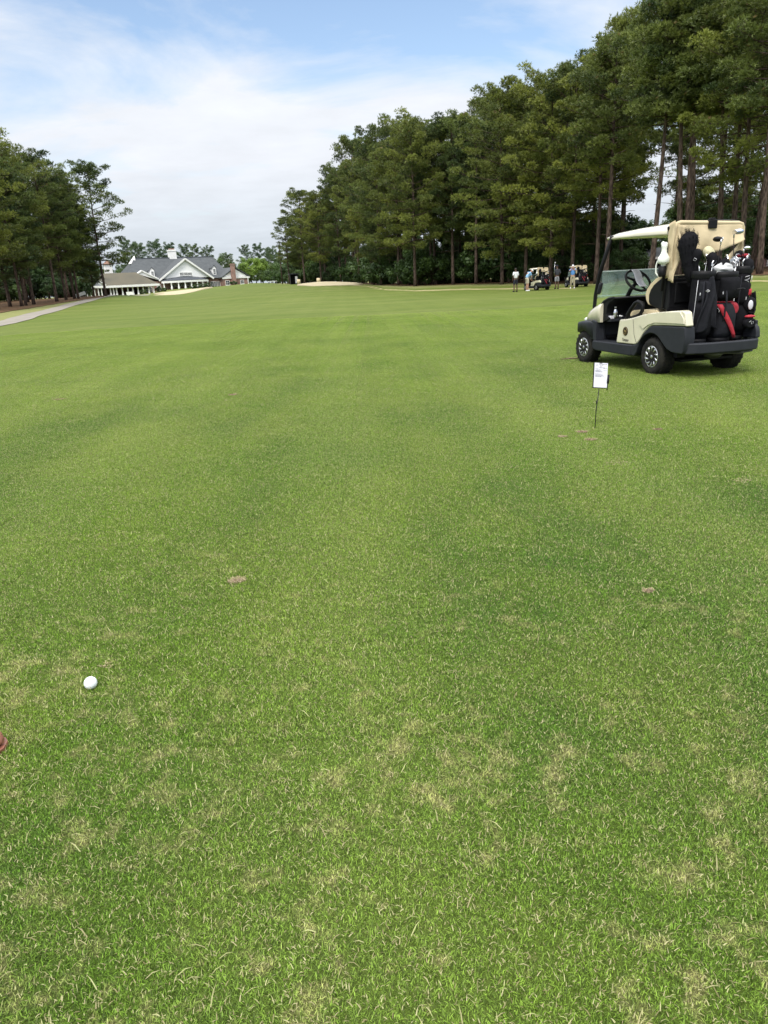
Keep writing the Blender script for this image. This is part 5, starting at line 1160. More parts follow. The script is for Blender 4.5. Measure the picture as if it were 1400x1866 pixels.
CL = [('fur',(-0.4, 0.24, 0.6),(-0.30, 0.44, 1.43),2.0,'large black furry head cover standing highest at left of the near cart bags'),
 ('cover',(-0.42, 0.215, 0.6),(-0.34, 0.35, 1.33),1.2,'black head cover with white round monogram below the furry one'),
 ('cover',(-0.42, 0.265, 0.6),(-0.4, 0.145, 1.3),-.6,'plain black head cover leaning in the middle of the left bag'),
 ('ivory',(-0.4, 0.165, 0.6),(-0.3, 0.08, 1.36),.4,'ivory knitted head cover peeking above the left bag'),
 ('driver',(-0.4, 0.115, 0.6),(-0.41, 0.055, 1.53),-.3,'upright bare driver with dark head in front of the tan curtain'),
 ('iron',(-0.42, 0.185, 0.6),(-0.46, 0.185, 1.27),.6,'steel iron low in the front of the left bag'),
 ('iron',(-0.4, 0.275, 0.6),(-0.36, 0.185, 1.34),1.9,'steel iron leaning beside the ivory head cover'),
 ('cover',(-0.41, 0.045, 0.6),(-0.44, 0.05, 1.22),.2,'small black head cover in the left part of the middle bag'),
 ('iron',(-0.42, -0.015, 0.6),(-0.42, -0.01, 1.33),-.4,'big bright iron head standing out of the middle bag'),
 ('iron',(-0.39, -0.035, 0.6),(-0.4, -0.055, 1.27),.3,'steel iron behind the bright one in the middle bag'),
 ('wedge',(-0.44, -0.135, 0.6),(-0.44, -0.14, 1.25),.5,'first iron of the fan at the right of the middle bag'),
 ('iron',(-0.42, -0.145, 0.6),(-0.42, -0.17, 1.28),.5,'second iron of the fan at the right of the middle bag'),
 ('iron',(-0.41, -0.155, 0.6),(-0.41, -0.2, 1.3),.5,'third iron of the fan at the right of the middle bag'),
 ('blue',(-0.35, -0.255, 0.6),(-0.31, -0.19, 1.6),.4,'silver blue driver head highest at the right of the near cart'),
 ('wood',(-0.38, -0.295, 0.6),(-0.39, -0.28, 1.42),.2,'fairway wood with pale head in the right bag'),
 ('red',(-0.38, -0.295, 0.6),(-0.41, -0.32, 1.34),.2,'red headed fairway wood in the right bag'),
 ('iron',(-0.4, -0.255, 0.6),(-0.45, -0.235, 1.27),.8,'iron nearest the middle bag in the right bag'),
 ('iron',(-0.38, -0.295, 0.6),(-0.41, -0.345, 1.27),.1,'iron leaning outward at the far right of the right bag'),
 ('wedge',(-0.39, -0.275, 0.6),(-0.43, -0.295, 1.25),1.0,'wedge low in the middle of the right bag'),
 ('cover',(-0.4, -0.275, 0.6),(-0.46, -0.305, 1.2),.5,'dark head cover low in the right bag'),
 ('cover',(-.38,.22,.6),(-.22,.30,1.24),1.5,'black head cover low behind the furry one'),
 ('iron',(-.40,.28,.6),(-.43,.33,1.22),2.2,'small iron at the outer side of the left bag'),
 ('wood',(-.40,.20,.6),(-.33,.12,1.26),.9,'dark fairway wood between the left bag covers'),
 ('cover',(-.40,.03,.6),(-.30,.0,1.25),1.0,'black head cover at the back of the middle bag'),
 ('wedge',(-.40,-.07,.6),(-.36,-.09,1.30),1.4,'bright wedge at the back of the middle bag'),
 ('iron',(-.36,-.26,.6),(-.33,-.29,1.33),.9,'iron behind the red headed wood'),
 ('cover',(-.36,-.29,.6),(-.30,-.36,1.30),.3,'black head cover behind the red headed wood'),
]
for k, b, t, f, lb in CL: make_club(k, b, t, lb, f)
# draped towel, cloths, caps and the like
cloth_thing('towel', lambda u, v: (-.565-.022*math.sin(u*11+v*3)-.05*math.sin(v*PI)*.6, .285-.25*(u-.5)*(.45+.7*v)-.02*math.sin(v*6), 1.13-.56*v-.06*abs(u-.5)-.03*math.sin(u*6)), 24, 24, M['nylon2'], 'charcoal golf towel hanging in folds over the left bag of the near cart', 'towel', .008)
cloth_thing('towel', lambda u, v: (-.46-.02*math.sin(u*9+v*3), -.43+.07*u-.02*math.sin(v*5), .95-.48*v-.04*u), 12, 20, M['nylon'], 'black towel hanging outside the right bag past the near cart', 'towel', .01)
def lump(u, v):
    a = 2*PI*u; e = math.sin(PI*v); rr_ = .115*e*(1+.13*math.sin(a*3+v*5)+.08*math.sin(a*7)+.1*math.sin(v*17+a*2))
    return (-.46+rr_*math.cos(a)*.7, .045+rr_*math.sin(a)*1.05, 1.215-.055*math.cos(PI*v)*(1+.3*math.sin(a*4)))
cloth_thing('cloth', lump, 40, 20, M['greycloth'], 'crumpled pale grey cloth bundled on top of the middle bag', 'cloth', .003)
ht = tag(empty('cap', (-.50, -.345, .80)), 'black cap with pale front hanging from the right bag of the near cart', 'cap'); carry(ht)
MB().ell((0, 0, 0), (.05, .085, .09)).build('crown', M['nylon'], ht); MB().ell((-.048, .03, .0), (.012, .035, .055)).build('front_patch', M['paper'], ht)
MB().ring([(-.03, -.06, -.05), (-.06, -.02, -.09), (-.05, .05, -.08)], .008, 6).build('visor', M['nylon'], ht)
pc = tag(empty('pouch', (-.60, -.275, .60)), 'small black zip pouch with white script hanging low at the right bag', 'pouch'); carry(pc)
MB().loft([[(-.03*math.sin(PI*t), y*.09*w, z*.06*w) for y, z in [(math.cos(2*PI*k/16), math.sin(2*PI*k/16)) for k in range(16)]] if False else [( .03-.06*t, .085*w*math.cos(2*PI*k/16), .06*w*math.sin(2*PI*k/16)) for k in range(16)] for t, w in ((0, .7), (.2, .97), (.8, .97), (1, .7))]).build('body', M['nylon'], pc)
MB().ring([(-.033, .03, .01), (-.034, .01, .03), (-.034, -.005, -.01), (-.034, -.03, -.005), (-.034, -.02, .02)], .003, 4).build('stitched_mark', M['piping'], pc)
MB().ell((0, 0, .075), (.04, .07, .018)).build('red_flap', M['red'], pc)
bt = tag(empty('bottle', (-.085, .56, 1.20)), 'white plastic seed mix bottle with handle on the rear post of the near cart', 'bottle'); carry(bt)
MB().lathe([(.022, .0), (.026, .05), (.027, .10), (.060, .115), (.068, .13), (.068, .165), (.062, .18), (.045, .205), (.032, .235), (.030, .275), (.036, .30), (.034, .335), (.020, .345)], n=24).build('body', M['whitep'], bt)
MB().ring([(.03, .0, .14), (.075, .03, .135), (.088, .035, .09), (.085, .035, .01), (.06, .02, -.03), (.02, 0, -.02)], .010, 8).build('handle', M['whitep'], bt)
MB().ring([(0, 0, .31), (.035, .0, .335), (.05, 0, .325)], [.026, .022, .016], 10).build('spout', M['whitep'], bt)
# paper held on the steering wheel
ps = Vector((.985, .175, 1.118)); pa = Vector((-.74, -.04, .66)).normalized()
py_ = Vector((.66, 0, .74)).normalized(); px_ = py_.cross(pa).normalized()
P0 = ps+pa*.035
def papf(u, v): q = P0+px_*((u-.5)*.115+.012*(v-.5))+py_*(.155-.30*v)+pa*(.012*math.sin(v*7)+.006*math.sin(u*3)); return tuple(q)
pp_ = tag(MB().grid(papf, 6, 16).build('score_sheet', M['paper'], solid=.001), 'white paper score sheet clipped over the steering wheel of the near cart', 'paper sheet'); carry(pp_)
mb = MB(); rr0 = random.Random(4)
for i in range(15):
    v = .08+i*.056; a, b = .1, rr0.uniform(.5, .9); pts_ = [Vector(papf(a+(b-a)*k/5, v))+pa*.0016 for k in range(6)]; mb.ring(pts_, .0009, 4)
mb.build('ruled_lines', M['ink'], pp_)
cp = tag(empty('cup', (1.13, .40, .636)), 'clear ribbed bottle standing in the dash shelf of the near cart', 'cup'); carry(cp)
MB().lathe([(.028, 0), (.034, .03), (.030, .05), (.034, .07), (.030, .09), (.022, .12), (.012, .14)], n=16).build('body', M['chrome'], cp); MB().lathe([(.014, .14), (.014, .155), (.0001, .156)], n=12).build('cap', M['whitep'], cp)
bx = MB().box(1.10, 1.16, .43, .49, .636, .675).build('ball_sleeve', M['paper'], bevel=.004); tag(bx, 'small white box lying at the left end of the dash shelf', 'box'); carry(bx)
bx = MB().ell((1.12, .33, .66), (.02, .02, .024)).ell((1.14, .29, .655), (.018, .02, .02)).build('golf_tees', M['silver']); tag(bx, 'small heap of silver and white bits on the dash shelf', 'trinkets'); carry(bx)
bx = MB().box(-.02, .06, .28, .40, .79, .812).build('wallet', M['red'], bevel=.006); tag(bx, 'small dark red box on the seat box of the near cart', 'box'); carry(bx)
NEAR_THINGS = [near]+list(CARRY)
LOCAL = [(o, o.matrix_basis.copy()) for o in NEAR_THINGS]
# far carts: copies of the cart, three of its bags and some clubs, set down on the right edge of the fairway
def far_cart(px, Y, yaw, cart_label, blabels):
    p = gp(px, Y); F = Matrix.Translation(p) @ Matrix.Rotation(math.radians(yaw), 4, 'Z'); k = 0; bi = 0; ci = 0
    words = ['leftmost club sticking out of', 'second club from left in', 'third club from left in', 'tallest upright club in', 'shiny low club in', 'right leaning club in', 'fanned club in', 'rightmost high club in']
    for o, mb_ in LOCAL:
        nm = o.name.split('.')[0]
        if nm == 'golf_club':
            k += 1
            if k % 2 == 0 or ci >= 8: continue
        elif nm not in ('golf_cart', 'golf_bag', 'towel', 'bottle'): continue
        if nm == 'towel' and 'black' in o['label']: continue
        c = copy_tree(o); c.matrix_basis = F @ mb_
        if nm == 'golf_cart': c['label'] = cart_label
        elif nm == 'golf_bag': c['label'] = ('left', 'middle', 'right')[bi]+' dark golf bag on the '+blabels; bi += 1
        elif nm == 'golf_club': c['label'] = words[ci]+' the bags of the '+blabels; ci += 1
        else: c['label'] = {'towel': 'dark towel hanging on the ', 'bottle': 'tiny white bottle on the '}[nm]+blabels
far_cart(988, 60.5, 110, 'white and cream golf cart parked far off between golfers, left of the two far carts', 'left far golf cart')
far_cart(1058, 63, 101, 'cream roofed golf cart far off behind the golfer in white cap, right of the two', 'right far golf cart')
far_cart(571, 172, 150, 'tiny white golf cart in the distance behind the right sand bunker', 'distant cart behind the bunker')
near['group'] = 'golf carts'
for o in COL.objects:
    if o.name.startswith('golf_cart'): o['group'] = 'golf carts'
seal(near, CM)

# ------------------------------------------------------------------ people
M['skin_dark'] = pbr('deep_brown_skin', (0.115, 0.060, 0.040), (0.095, 0.050, 0.034), 0.55, scale=12)
M['skin_tan'] = pbr('tanned_skin', (0.46, 0.26, 0.18), (0.40, 0.22, 0.155), 0.55, scale=12)
M['shirt_white'] = pbr('white_cotton', (0.76, 0.77, 0.80), (0.68, 0.69, 0.72), 0.9, scale=8, bump=0.3)
M['shirt_blue'] = pbr('sky_blue_polo', (0.25, 0.45, 0.68), (0.20, 0.38, 0.60), 0.9, scale=8, bump=0.3)
M['shirt_strong'] = pbr('strong_blue_polo', (0.10, 0.27, 0.58), (0.07, 0.21, 0.48), 0.9, scale=8, bump=0.3)
M['shirt_grey'] = pbr('dark_grey_jersey', (0.045, 0.048, 0.058), (0.03, 0.032, 0.04), 0.9, scale=8, bump=0.3)
M['navy'] = pbr('navy_cotton', (0.018, 0.020, 0.035), (0.012, 0.014, 0.026), 0.9, scale=8)
M['khaki'] = pbr('light_khaki', (0.55, 0.49, 0.38), (0.48, 0.43, 0.33), 0.9, scale=8, bump=0.3)
M['khaki2'] = pbr('olive_khaki', (0.34, 0.30, 0.20), (0.28, 0.25, 0.17), 0.9, scale=8, bump=0.3)
M['hair'] = pbr('dark_hair', (0.02, 0.016, 0.013), (0.012, 0.01, 0.009), 0.8, scale=30)
M['plaid'] = pbr('grey_patterned_cotton', (0.42, 0.43, 0.45), (0.14, 0.15, 0.17), 0.9, scale=16)
def skinmesh(name, joints, edges, radii, mat, parent, root=0, sub=2):
    me = bpy.data.meshes.new(name); me.from_pydata([tuple(j) for j in joints], edges, []); me.update()
    o = bpy.data.objects.new(name, me); COL.objects.link(o)
    o.modifiers.new('skin', 'SKIN').use_smooth_shade = True
    if not me.skin_vertices: me.skin_vertices.new() if hasattr(me.skin_vertices, 'new') else None
    bpy.context.view_layer.update()
    if not me.skin_vertices:
        for ob in bpy.context.selected_objects: ob.select_set(False)
        bpy.context.view_layer.objects.active = o; o.select_set(True); bpy.ops.mesh.customdata_skin_add()
    for i, sv in enumerate(me.skin_vertices[0].data):
        r = radii[i]; sv.radius = r if isinstance(r, tuple) else (r, r); sv.use_root = (i == root)
    md = o.modifiers.new('sub', 'SUBSURF'); md.levels = sub; md.render_levels = sub
    bpy.context.view_layer.update()
    m2 = bpy.data.meshes.new_from_object(o.evaluated_get(bpy.context.evaluated_depsgraph_get())); bpy.data.objects.remove(o)
    m2.name = name; m2.materials.clear(); m2.materials.append(mat); m2.polygons.foreach_set('use_smooth', [True]*len(m2.polygons))
    o = bpy.data.objects.new(name, m2); COL.objects.link(o); o.parent = parent; return o
def person(loc, rz, label, J, skin, shirt, bottom, longp=False, hat=None, shoes='black', hs=1.0, slv=.6):
    """J: joints by name in body space (x right, y forward, z up), metres; mirrored names end in l / r"""
    P = tag(empty('person', loc, rz), label, 'person', 'golfers by the far carts'); P.scale = (hs, hs, hs)
    V = {k: Vector(v) for k, v in J.items()}; sk = M[skin]
    names = ['pelvis','waist','chest','neck','head0','head','top']
    jo = [V['pelvis'], V['waist'], V['chest'], V['neck'], V['neck'].lerp(V['head'], .45), V['head'], V['head']+(V['head']-V['neck']).normalized()*.09]
    ra = [(.145,.105),(.125,.10),(.155,.11),(.055,.055),(.060,.062),(.078,.092),(.055,.065)]; ed = [(0,1),(1,2),(2,3),(3,4),(4,5),(5,6)]
    for s in 'lr':
        b = len(jo); jo += [V['sh'+s], V['el'+s], V['wr'+s], V['ha'+s]]; ra += [.052,.040,.028,.036]; ed += [(2,b),(b,b+1),(b+1,b+2),(b+2,b+3)]
        hd_ = (V['ha'+s]-V['wr'+s]).normalized(); sd_ = hd_.cross(Vector((0, 1, .3))).normalized()
        for k in range(4):
            q = V['ha'+s]+sd_*(-.027+.018*k); t = q+hd_*(.065-.006*abs(k-1.5))+Vector((0, .012, 0)); n = len(jo); jo += [q, t]; ra += [.010,.008]; ed += [(b+3, n), (n, n+1)]
        q = V['wr'+s].lerp(V['ha'+s], .5)+sd_*.035; n = len(jo); jo += [q, q+hd_*.05+sd_*.012]; ra += [.012,.009]; ed += [(b+3, n), (n, n+1)]
        b = len(jo); jo += [V['hi'+s], V['kn'+s], V['an'+s], V['an'+s]+Vector((0, .10, -.035)), V['an'+s]+Vector((0, .17, -.045))]; ra += [.088,.056,.040,.040,.030]; ed += [(0,b),(b,b+1),(b+1,b+2),(b+2,b+3),(b+3,b+4)]
        m = len(jo); jo += [V['kn'+s].lerp(V['an'+s], .35)+Vector((0, -.015, 0))]; ra += [.054]; ed.remove((b+1, b+2)); ed += [(b+1, m), (m, b+2)]
    body = skinmesh('body', jo, ed, ra, sk, P)
    # face: nose, ears, eyes, mouth
    h = V['head']; f = Vector(J.get('face', (0, 1, 0))).normalized(); up = (V['head']-V['neck']).normalized(); sd_ = f.cross(up).normalized(); f = up.cross(sd_).normalized() if up.cross(sd_).dot(f) > 0 else -up.cross(sd_).normalized()
    fm = MB(); fm.ell(h+f*.098-up*.01, (.014, .018, .022)); fm.ell(h+sd_*.078-up*.01, (.012, .022, .030)); fm.ell(h-sd_*.078-up*.01, (.012, .022, .030)); fm.build('face_features', sk, body)
    em = MB(); em.ell(h+f*.086+sd_*.030+up*.012, (.012, .008, .006)); em.ell(h+f*.086-sd_*.030+up*.012, (.012, .008, .006)); em.ell(h+f*.086-up*.048, (.022, .008, .005)); em.build('eyes_and_mouth', M['hair'], body)
    # clothing
    jo = [V['pelvis'].lerp(V['waist'], .1), V['waist'], V['chest'], V['neck']-(V['neck']-V['chest'])*.25]; ra = [(.170,.132),(.160,.132),(.195,.150),(.085,.085)]; ed = [(0,1),(1,2),(2,3)]
    for s in 'lr':
        b = len(jo); jo += [V['sh'+s], V['sh'+s].lerp(V['el'+s], slv), V['sh'+s].lerp(V['el'+s], slv+.18)]; ra += [.070,.062,.066]; ed += [(2,b),(b,b+1),(b+1,b+2)]
    skinmesh('shirt', jo, ed, ra, M[shirt], P)
    jo = [V['pelvis']+(V['waist']-V['pelvis'])*.35, V['pelvis']]; ra = [(.150,.115),(.165,.130)]; ed = [(0,1)]
    for s in 'lr':
        e = 1.0 if not longp else 1.0; b = len(jo)
        jo += [V['hi'+s], V['hi'+s].lerp(V['kn'+s], .55), V['kn'+s]-(V['kn'+s]-V['hi'+s])*.04]; ra += [.105,.090,.082]; ed += [(1,b),(b,b+1),(b+1,b+2)]
        if longp: jo += [V['kn'+s].lerp(V['an'+s], .5), V['an'+s]+Vector((0, 0, .02))]; ra += [.072,.062]; ed += [(b+2,b+3),(b+3,b+4)]
    skinmesh('trousers' if longp else 'shorts', jo, ed, ra, M[bottom], P)
    for s in 'lr':
        a = V['an'+s]; MB().loft([[(a.x+.048*w*math.cos(2*PI*k/12), a.y+.055+.135*w*math.sin(2*PI*k/12)*1.0, zz) for k in range(12)] for zz, w in ((.0, .95), (.03, 1.0), (.07, .85), (.10, .5))]).build('shoe', M['black' if shoes == 'black' else 'shirt_white'], P)
    if hat:
        cm = MB(); rings = []
        for t, w in ((-.01, 1.0), (.03, .98), (.07, .78), (.095, .35)): rings.append([h+up*(.03+t)+(sd_*math.cos(2*PI*k/14)*.088+f*math.sin(2*PI*k/14)*.104)*w for k in range(14)])
        cm.loft(rings); co = cm.build('cap', M[hat], P)
        MB().loft([[h+f*(.08+.085*t)+sd_*x*(1-.35*t)+up*(.028+.004*y-.02*t) for x, y in ((-.075, 0), (.075, 0), (.075, 1), (-.075, 1))] for t in (0, .5, 1)], smooth=False).build('peak', M[hat], co)
    else:
        MB().ell(h+up*.035-f*.012, (.086, .098, .075)).build('hair', M['hair'], P)
    return P
def stand(**k):
    J = dict(pelvis=(0,0,.95), waist=(0,0,1.10), chest=(0,0,1.34), neck=(0,.0,1.50), head=(0,.02,1.66), shl=(-.19,0,1.43), shr=(.19,0,1.43), ell=(-.25,-.02,1.14), elr=(.25,-.02,1.14), wrl=(-.25,.07,.90), wrr=(.25,.07,.90), hal=(-.24,.10,.83), har=(.24,.10,.83),
             hil=(-.095,0,.90), hir=(.095,0,.90), knl=(-.11,.02,.50), knr=(.11,.02,.50), anl=(-.12,0,.085), anr=(.12,0,.085))
    J.update(k); return J
def pat(px, Y): return gp(px, Y)
person(pat(940, 59.5), math.radians(25), 'man in white shirt and dark shorts standing at the left with back turned', stand(knl=(-.13,.04,.50), anl=(-.17,-.02,.085), anr=(.16,.05,.085)), 'skin_dark', 'shirt_white', 'navy', hs=1.03)
# rz: body forward (+y) turned; stooping man faces right towards the cart
person(pat(961, 60.2), math.radians(-75), 'man in light blue shirt and beige shorts stooping beside the far cart', stand(pelvis=(0,-.06,.93), waist=(0,.0,1.07), chest=(0,.13,1.27), neck=(0,.26,1.38), head=(0,.38,1.46), face=(0,.6,-.8), shl=(-.19,.17,1.34), shr=(.19,.17,1.34), ell=(-.22,.25,1.06), elr=(.22,.25,1.06), wrl=(-.12,.34,.84), wrr=(.10,.34,.84), hal=(-.08,.36,.78), har=(.06,.36,.78)), 'skin_tan', 'shirt_blue', 'khaki', hat='shirt_white', shoes='white', hs=1.05)
person(pat(1015, 61.5), math.radians(15), 'man in dark grey shirt and patterned shorts standing behind the left far cart', stand(ell=(-.26,-.05,1.15), wrl=(-.17,.10,1.02), hal=(-.10,.15,1.02), elr=(.26,-.05,1.15), wrr=(.17,.10,1.02), har=(.10,.15,1.02)), 'skin_dark', 'shirt_grey', 'plaid', hat='navy', hs=1.06, slv=.85)
person(pat(1043.5, 60.5), math.radians(160), 'man in blue shirt and white cap lifting both hands to his eyes', stand(ell=(-.24,.22,1.30), elr=(.24,.22,1.30), wrl=(-.07,.20,1.55), wrr=(.07,.20,1.55), hal=(-.03,.17,1.62), har=(.03,.17,1.62), knl=(-.12,.06,.50), anl=(-.15,.10,.085), anr=(.15,-.08,.085)), 'skin_tan', 'shirt_strong', 'khaki2', longp=True, hat='shirt_white', shoes='white', hs=1.03)

# ------------------------------------------------------------------ proximity marker, ball, stand-in shoe, divots, distant bits
M['darkmetal'] = pbr('black_wire', (0.02, 0.02, 0.022), (0.03, 0.03, 0.032), 0.45, metal=0.4)
mk = tag(empty('marker_sign', (1.79, 5.815, 0)), 'small black stake marker holding a white paper form in front of the near golf cart', 'sign')
MB().ring([(0, 0, -.03), (.006, .0, .16), (.022, .0, .335)], .0035, 6).ell((.008, 0, .225), (.007, .007, .016)).build('stake', M['darkmetal'], mk)
bn = Vector((0, -.93, .30)).normalized(); bu = Vector((.10, .30, .93)).normalized(); bx_ = bu.cross(-bn).normalized()
if bx_.x < 0: bx_ = -bx_
bc_ = Vector((.030, .005, .44))
def bpos(x, y, z=0.0): return bc_+bx_*x+bu*y+bn*z
bd = MB().obox(bpos(-.002, 0, -.003), bx_*.0575, bu*.103, bn*.003).build('board', M['black'], mk, bevel=.003)
MB().obox(bpos(-.002, .103, .004), bx_*.012, bu*.004, bn*.003).build('clip', M['darkmetal'], bd, bevel=.002)
sh = MB().obox(bpos(.002, .003, .0025), bx_*.054, bu*.100, bn*.0006).build('paper_form', M['paper'], mk)
mb = MB(); r1 = random.Random(3)
def word(x, y, w, th=.0014):
    k = x
    while k < x+w:
        l = r1.uniform(.003, .010); mb.obox(bpos(k+l/2, y, .0034), bx_*(l/2), bu*th*r1.uniform(.7, 1.1), bn*.0003); k += l+.0022
word(-.038, .090, .012); word(-.015, .091, .060, .002); word(-.038, .080, .014); word(-.008, .082, .024); word(-.008, .074, .020)
word(-.012, .063, .040, .0028); word(-.045, .058, .020, .0018); word(.020, .060, .030)
for i, (x0, w) in enumerate(((-.042, .028), (-.042, .050), (.022, .025))): word(x0, .046-.004*(i == 2), w)
for i in range(8): mb.obox(bpos(0, .036-i*.0125, .0033), bx_*.047, bu*.00035, bn*.0002)
for y, w in ((.038, .040), (.031, .050), (.012, .045), (.004, .060), (-.003, .070), (-.009, .050)): word(-.044, y, w, .0018)
mb.build('handwriting', M['ink'], sh)
pen = MB().ring([tuple(bpos(.066, .008, .004)), tuple(bpos(.062, -.062, .004))], .0095, 8).ring([tuple(bpos(.062, -.064, .004)), tuple(bpos(.058, -.118, .002))], .0040, 6)
tag(pen.build('pencil', M['black']), 'black pencil in a holder hanging at the right of the marker board', 'pencil').location = mk.location
# ball
bm_, bt_ = new_mat('dimpled_white'); tcn = N(bt_, 'ShaderNodeTexCoord'); vo = N(bt_, 'ShaderNodeTexVoronoi'); vo.inputs['Scale'].default_value = 260; vo.feature = 'F1'
L(bt_, tcn.outputs['Object'], vo.inputs['Vector']); bb = N(bt_, 'ShaderNodeBsdfPrincipled'); bb.inputs['Base Color'].default_value = (.80, .82, .86, 1); bb.inputs['Roughness'].default_value = .35
bp_ = N(bt_, 'ShaderNodeBump'); bp_.inputs['Strength'].default_value = .5; bp_.inputs['Distance'].default_value = .002; L(bt_, vo.outputs['Distance'], bp_.inputs['Height']); L(bt_, bp_.outputs[0], bb.inputs['Normal']); oo = N(bt_, 'ShaderNodeOutputMaterial'); L(bt_, bb.outputs[0], oo.inputs[0])
bl = MB().ell((0, 0, 0), (.02135,)*3, 40, 24).build('golf_ball', bm_); bl.location = (lambda d: Vector((0, 0, EYE))+d*((.0205-EYE)/d.z))(ray(165, 1244.5)); tag(bl, 'white golf ball lying alone on the fairway at the lower left', 'golf ball')
mk2 = MB()
for i, a in enumerate((-.10, .0, .10)): 
    d_ = Vector((.25+a, -.55, .75)).normalized()*.0214; mk2.obox(d_, (.0008, 0, 0), (0, .0005, .0008), d_.normalized()*.0002)
mk2.build('printed_mark', M['ink'], bl)
# made-up shoe in place of a blurred fingertip at the left edge
sho = tag(empty('shoe', (-1.164, 1.795, 0), math.radians(8)), 'made-up reddish brown shoe toe standing in for a blurred fingertip at the left edge', 'shoe')
M['leather'] = pbr('reddish_brown_leather', (0.30, 0.125, 0.080), (0.20, 0.075, 0.048), 0.45, scale=20, bump=0.2)
def srow(x, w, z0, z1, n=16): return [(x, w*math.cos(2*PI*k/n)*1.0, z0+(z1-z0)*(.5+.5*math.sin(2*PI*k/n))) for k in range(n)]
sho_x = 0.0
MB().loft([srow(.012, .010, .02, .035), srow(.0, .030, .015, .05), srow(-.03, .043, .012, .062), srow(-.08, .047, .012, .072), srow(-.13, .043, .012, .088), srow(-.18, .038, .012, .105), srow(-.24, .036, .012, .11), srow(-.285, .032, .014, .10), srow(-.295, .02, .02, .09)]).build('upper', M['leather'], sho)
MB().loft([[(.016-.305*t+.0, w*.05*a, z) for a, z in ((1, 0), (1, .014), (-1, .014), (-1, 0))] for t, w in ((0, .35), (.04, .75), (.12, .95), (.3, 1), (.5, .75), (.75, .72), (.95, .68), (1, .4))]).build('sole', M['leather'], sho, bevel=.002)
mbx = MB()
for i in range(4): mbx.ring([(-.10-.025*i, -.022, .078+.008*i), (-.105-.025*i, 0, .088+.008*i), (-.10-.025*i, .022, .078+.008*i)], .0025, 5)
mbx.build('laces', M['leather'], sho)
# divots and scraps on the turf
def divot(x, y, r, label, dark=0.5, n=260, seed=0, soil=True, flat=.8):
    r_ = np.random.default_rng(seed+int(abs(x)*1000)); base = ground(x, y)
    D = tag(empty('divot', (x, y, base)), label, 'divot', 'divots and bare scraps in the turf'); D['label'] = label
    if soil:
        mb = MB(); nn = 22; rg_ = []
        for t, h in ((1.0, .001), (.75, .007), (.4, .009), (.02, .008)): rg_.append([(math.cos(2*PI*k/nn)*r*t*(1+.22*math.sin(k*1.7+seed)), math.sin(2*PI*k/nn)*r*t*flat*(1+.22*math.cos(k*2.3)), h+.003*math.sin(k*3+t*9)) for k in range(nn)])
        mb.loft(rg_, caps=False).build('soil', M['soil'] if dark > .4 else M['drysoil'], D)
    a = r_.uniform(0, 2*PI, n); q = np.sqrt(r_.random(n))*r*1.15; c = np.stack([np.cos(a)*q, np.sin(a)*q*flat, r_.uniform(.005, .014, n)], 1)
    d = unit(r_.normal(size=(n, 3))*np.array([1, 1, .35])); ln = r_.uniform(.006, .020, (n, 1)); sd_ = unit(np.cross(d, np.array([0, 0, 1.])))*.0011
    V = np.stack([c-d*ln/2-sd_, c-d*ln/2+sd_, c+d*ln/2], 1)
    o = bpos_ = bpy.data.objects.new('dead_blades', mesh_np('dead_blades', V, 3, np.stack([r_.uniform(0, 1, n), np.zeros(n)], 1), M['dead'])); COL.objects.link(o); o.parent = D
M['soil'] = pbr('dark_soil', (0.10, 0.055, 0.035), (0.20, 0.12, 0.08), 0.95, scale=60, bump=0.8, bscale=200)
M['drysoil'] = pbr('dry_sandy_soil', (0.27, 0.20, 0.125), (0.15, 0.105, 0.065), 0.95, scale=60, bump=0.8, bscale=200)
md_, mt_ = new_mat('dead_grass'); a_ = N(mt_, 'ShaderNodeAttribute'); a_.attribute_name = 'col'; s2_ = N(mt_, 'ShaderNodeSeparateColor'); L(mt_, a_.outputs['Color'], s2_.inputs[0])
b_ = N(mt_, 'ShaderNodeBsdfPrincipled'); L(mt_, mixc(mt_, s2_.outputs[0], (0.20, 0.13, 0.07), (0.50, 0.42, 0.25)), b_.inputs['Base Color']); b_.inputs['Roughness'].default_value = .8; o_ = N(mt_, 'ShaderNodeOutputMaterial'); L(mt_, b_.outputs[0], o_.inputs[0]); M['dead'] = md_
for x, y, r, lb, dk, n, sd in ((-.677, 2.949, .036, 'pale sandy divot left of centre on the near fairway', .3, 300, 1), (1.054, 2.629, .022, 'small tan bare spot at the right of the near fairway', .3, 70, 2),
    (-1.012, 2.246, .022, 'thin brown scuff just above the golf ball', .3, 36, 3), (-4.145, 9.338, .11, 'thin dark brown divot far at the left of the fairway', .6, 120, 4), (-1.781, 8.854, .075, 'small dark brown divot up the fairway left of centre', .6, 100, 5),
    (1.66, 5.72, .05, 'dark upturned divot right beside the marker stake', .6, 220, 6), (1.46, 5.58, .035, 'scattered dry divot bits left of the marker stake', .3, 160, 7), (1.64, 5.42, .045, 'reddish brown divot in front of the marker stake', .6, 220, 8),
    (.109, 8.594, .07, 'pale scrap of dead turf at the centre of the fairway', .3, 90, 9), (1.595, 4.652, .06, 'pale straw scrap right below the marker divots', .3, 120, 10), (2.163, 4.106, .05, 'faint straw patch by the right edge of the fairway', .3, 120, 11),
    (2.25, 5.65, .04, 'small dark crumb of turf right of the marker', .6, 60, 14)):
    divot(x, y, r, lb, dk, n, sd, soil=(sd not in (3, 9, 10, 11, 12, 13)))
# plugs and pale mark near the cart's front wheel
pw = gp(1046, 10.9); o = MB().ring([(-.20, 0, .012), (-.05, .02, .016), (.10, .0, .014), (.20, .02, .012)], [.004, .012, .010, .004], 6).build('twig', M['drysoil']); o.location = pw; tag(o, 'pale bare twig on the grass left of the near cart front wheel', 'twig')
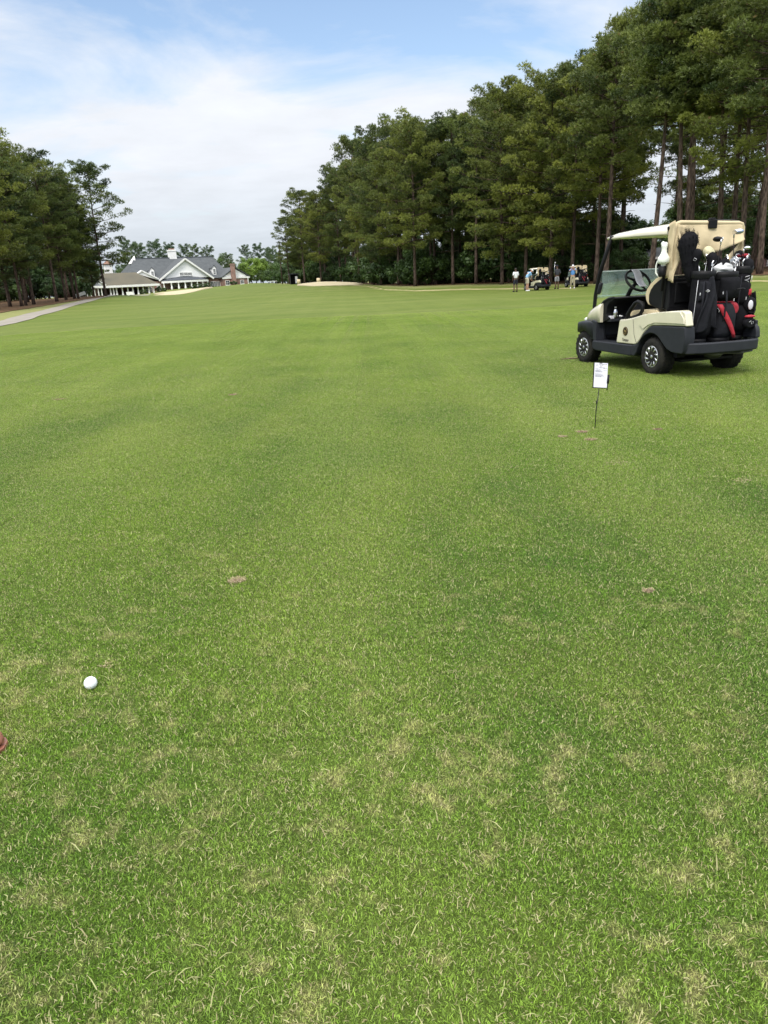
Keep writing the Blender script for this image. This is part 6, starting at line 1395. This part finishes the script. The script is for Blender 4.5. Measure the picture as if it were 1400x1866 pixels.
# distant shelter, pole, signs, bench
sh_ = tag(empty('shelter', gp(537, 150), .2), 'small black open shelter at the far end of the fairway left of the bunker', 'shelter')
MB().box(-.8, .8, .7, .8, 0, 1.9).box(-.8, -.72, -.7, .699, 0, 1.9).box(.72, .8, -.7, .699, 0, 1.9).build('wall', M['black'], sh_); MB().prism([(-1.05, 1.9), (1.05, 1.9), (1.0, 2.05), (-1.0, 2.05)], -1.0, 1.0).build('roof', M['charcoal'], sh_)
MB().box(.15, .6, -.78, -.70, .2, 1.5).build('board', M['greycloth'], sh_)
po = tag(empty('utility_pole', gp(515, 172)), 'tall slim wooden pole left of the black shelter', 'pole'); MB().ring([(0, 0, -.3), (0, 0, 8.6)], [.16, .11], 8).build('pole', M['bark'], po); MB().box(-.8, .8, -.06, .06, 8.0, 8.15).build('crossarm', M['bark'], po)
be = tag(empty('bench', gp(497, 176)), 'pale distant bench on the crest left of the pole', 'bench'); MB().box(-1.1, 1.1, -.25, .25, .55, .65).build('seat', M['whitep'], be)
for x in (-.9, .9): MB().box(x-.05, x+.05, -.2, .2, 0, .549).build('leg', M['steel'], be)
def board_sign(px, Y, w, h, z, label, tilt=0.0):
    r = tag(empty('lawn_sign', gp(px, Y)), label, 'sign'); r.rotation_euler.y = tilt
    MB().box(-w/2, w/2, -.03, .03, z, z+h).build('board', M['whitep'], r)
    for x in (-w*.4, w*.4): MB().box(x-.03, x+.03, -.029, .031, -.1, z-.001).build('post', M['steel'], r)
board_sign(149, 112, 1.6, .5, .25, 'small white tilted sign on the pine straw before the brick wing', -.25)
board_sign(237, 150, 1.3, .6, .15, 'small white sign beside the path end before the porch')
for px, Y, s_, lb in ((545, 139, .5, 'tiny pale rake box left of the distant cart'), (581, 141, .55, 'tiny pale bin right of the distant cart')):
    r = tag(empty('tee_box_marker', gp(px, Y)), lb, 'bin'); MB().lathe([(.30*s_*2, 0), (.34*s_*2, .5*s_*2), (.30*s_*2, .9*s_*2)], n=12).build('bin', M['seatv'], r)
pr_ = tag(empty('stray_club', gp(1009.5, 61.2)), 'thin golf club held upright above the left far cart by the dark shirted man', 'golf club'); MB().ring([(0, 0, 1.0), (.04, 0, 2.05)], .012, 5).build('shaft', M['chrome'], pr_); MB().ell((.08, 0, 2.08), (.07, .04, .04)).build('head', M['chrome'], pr_)
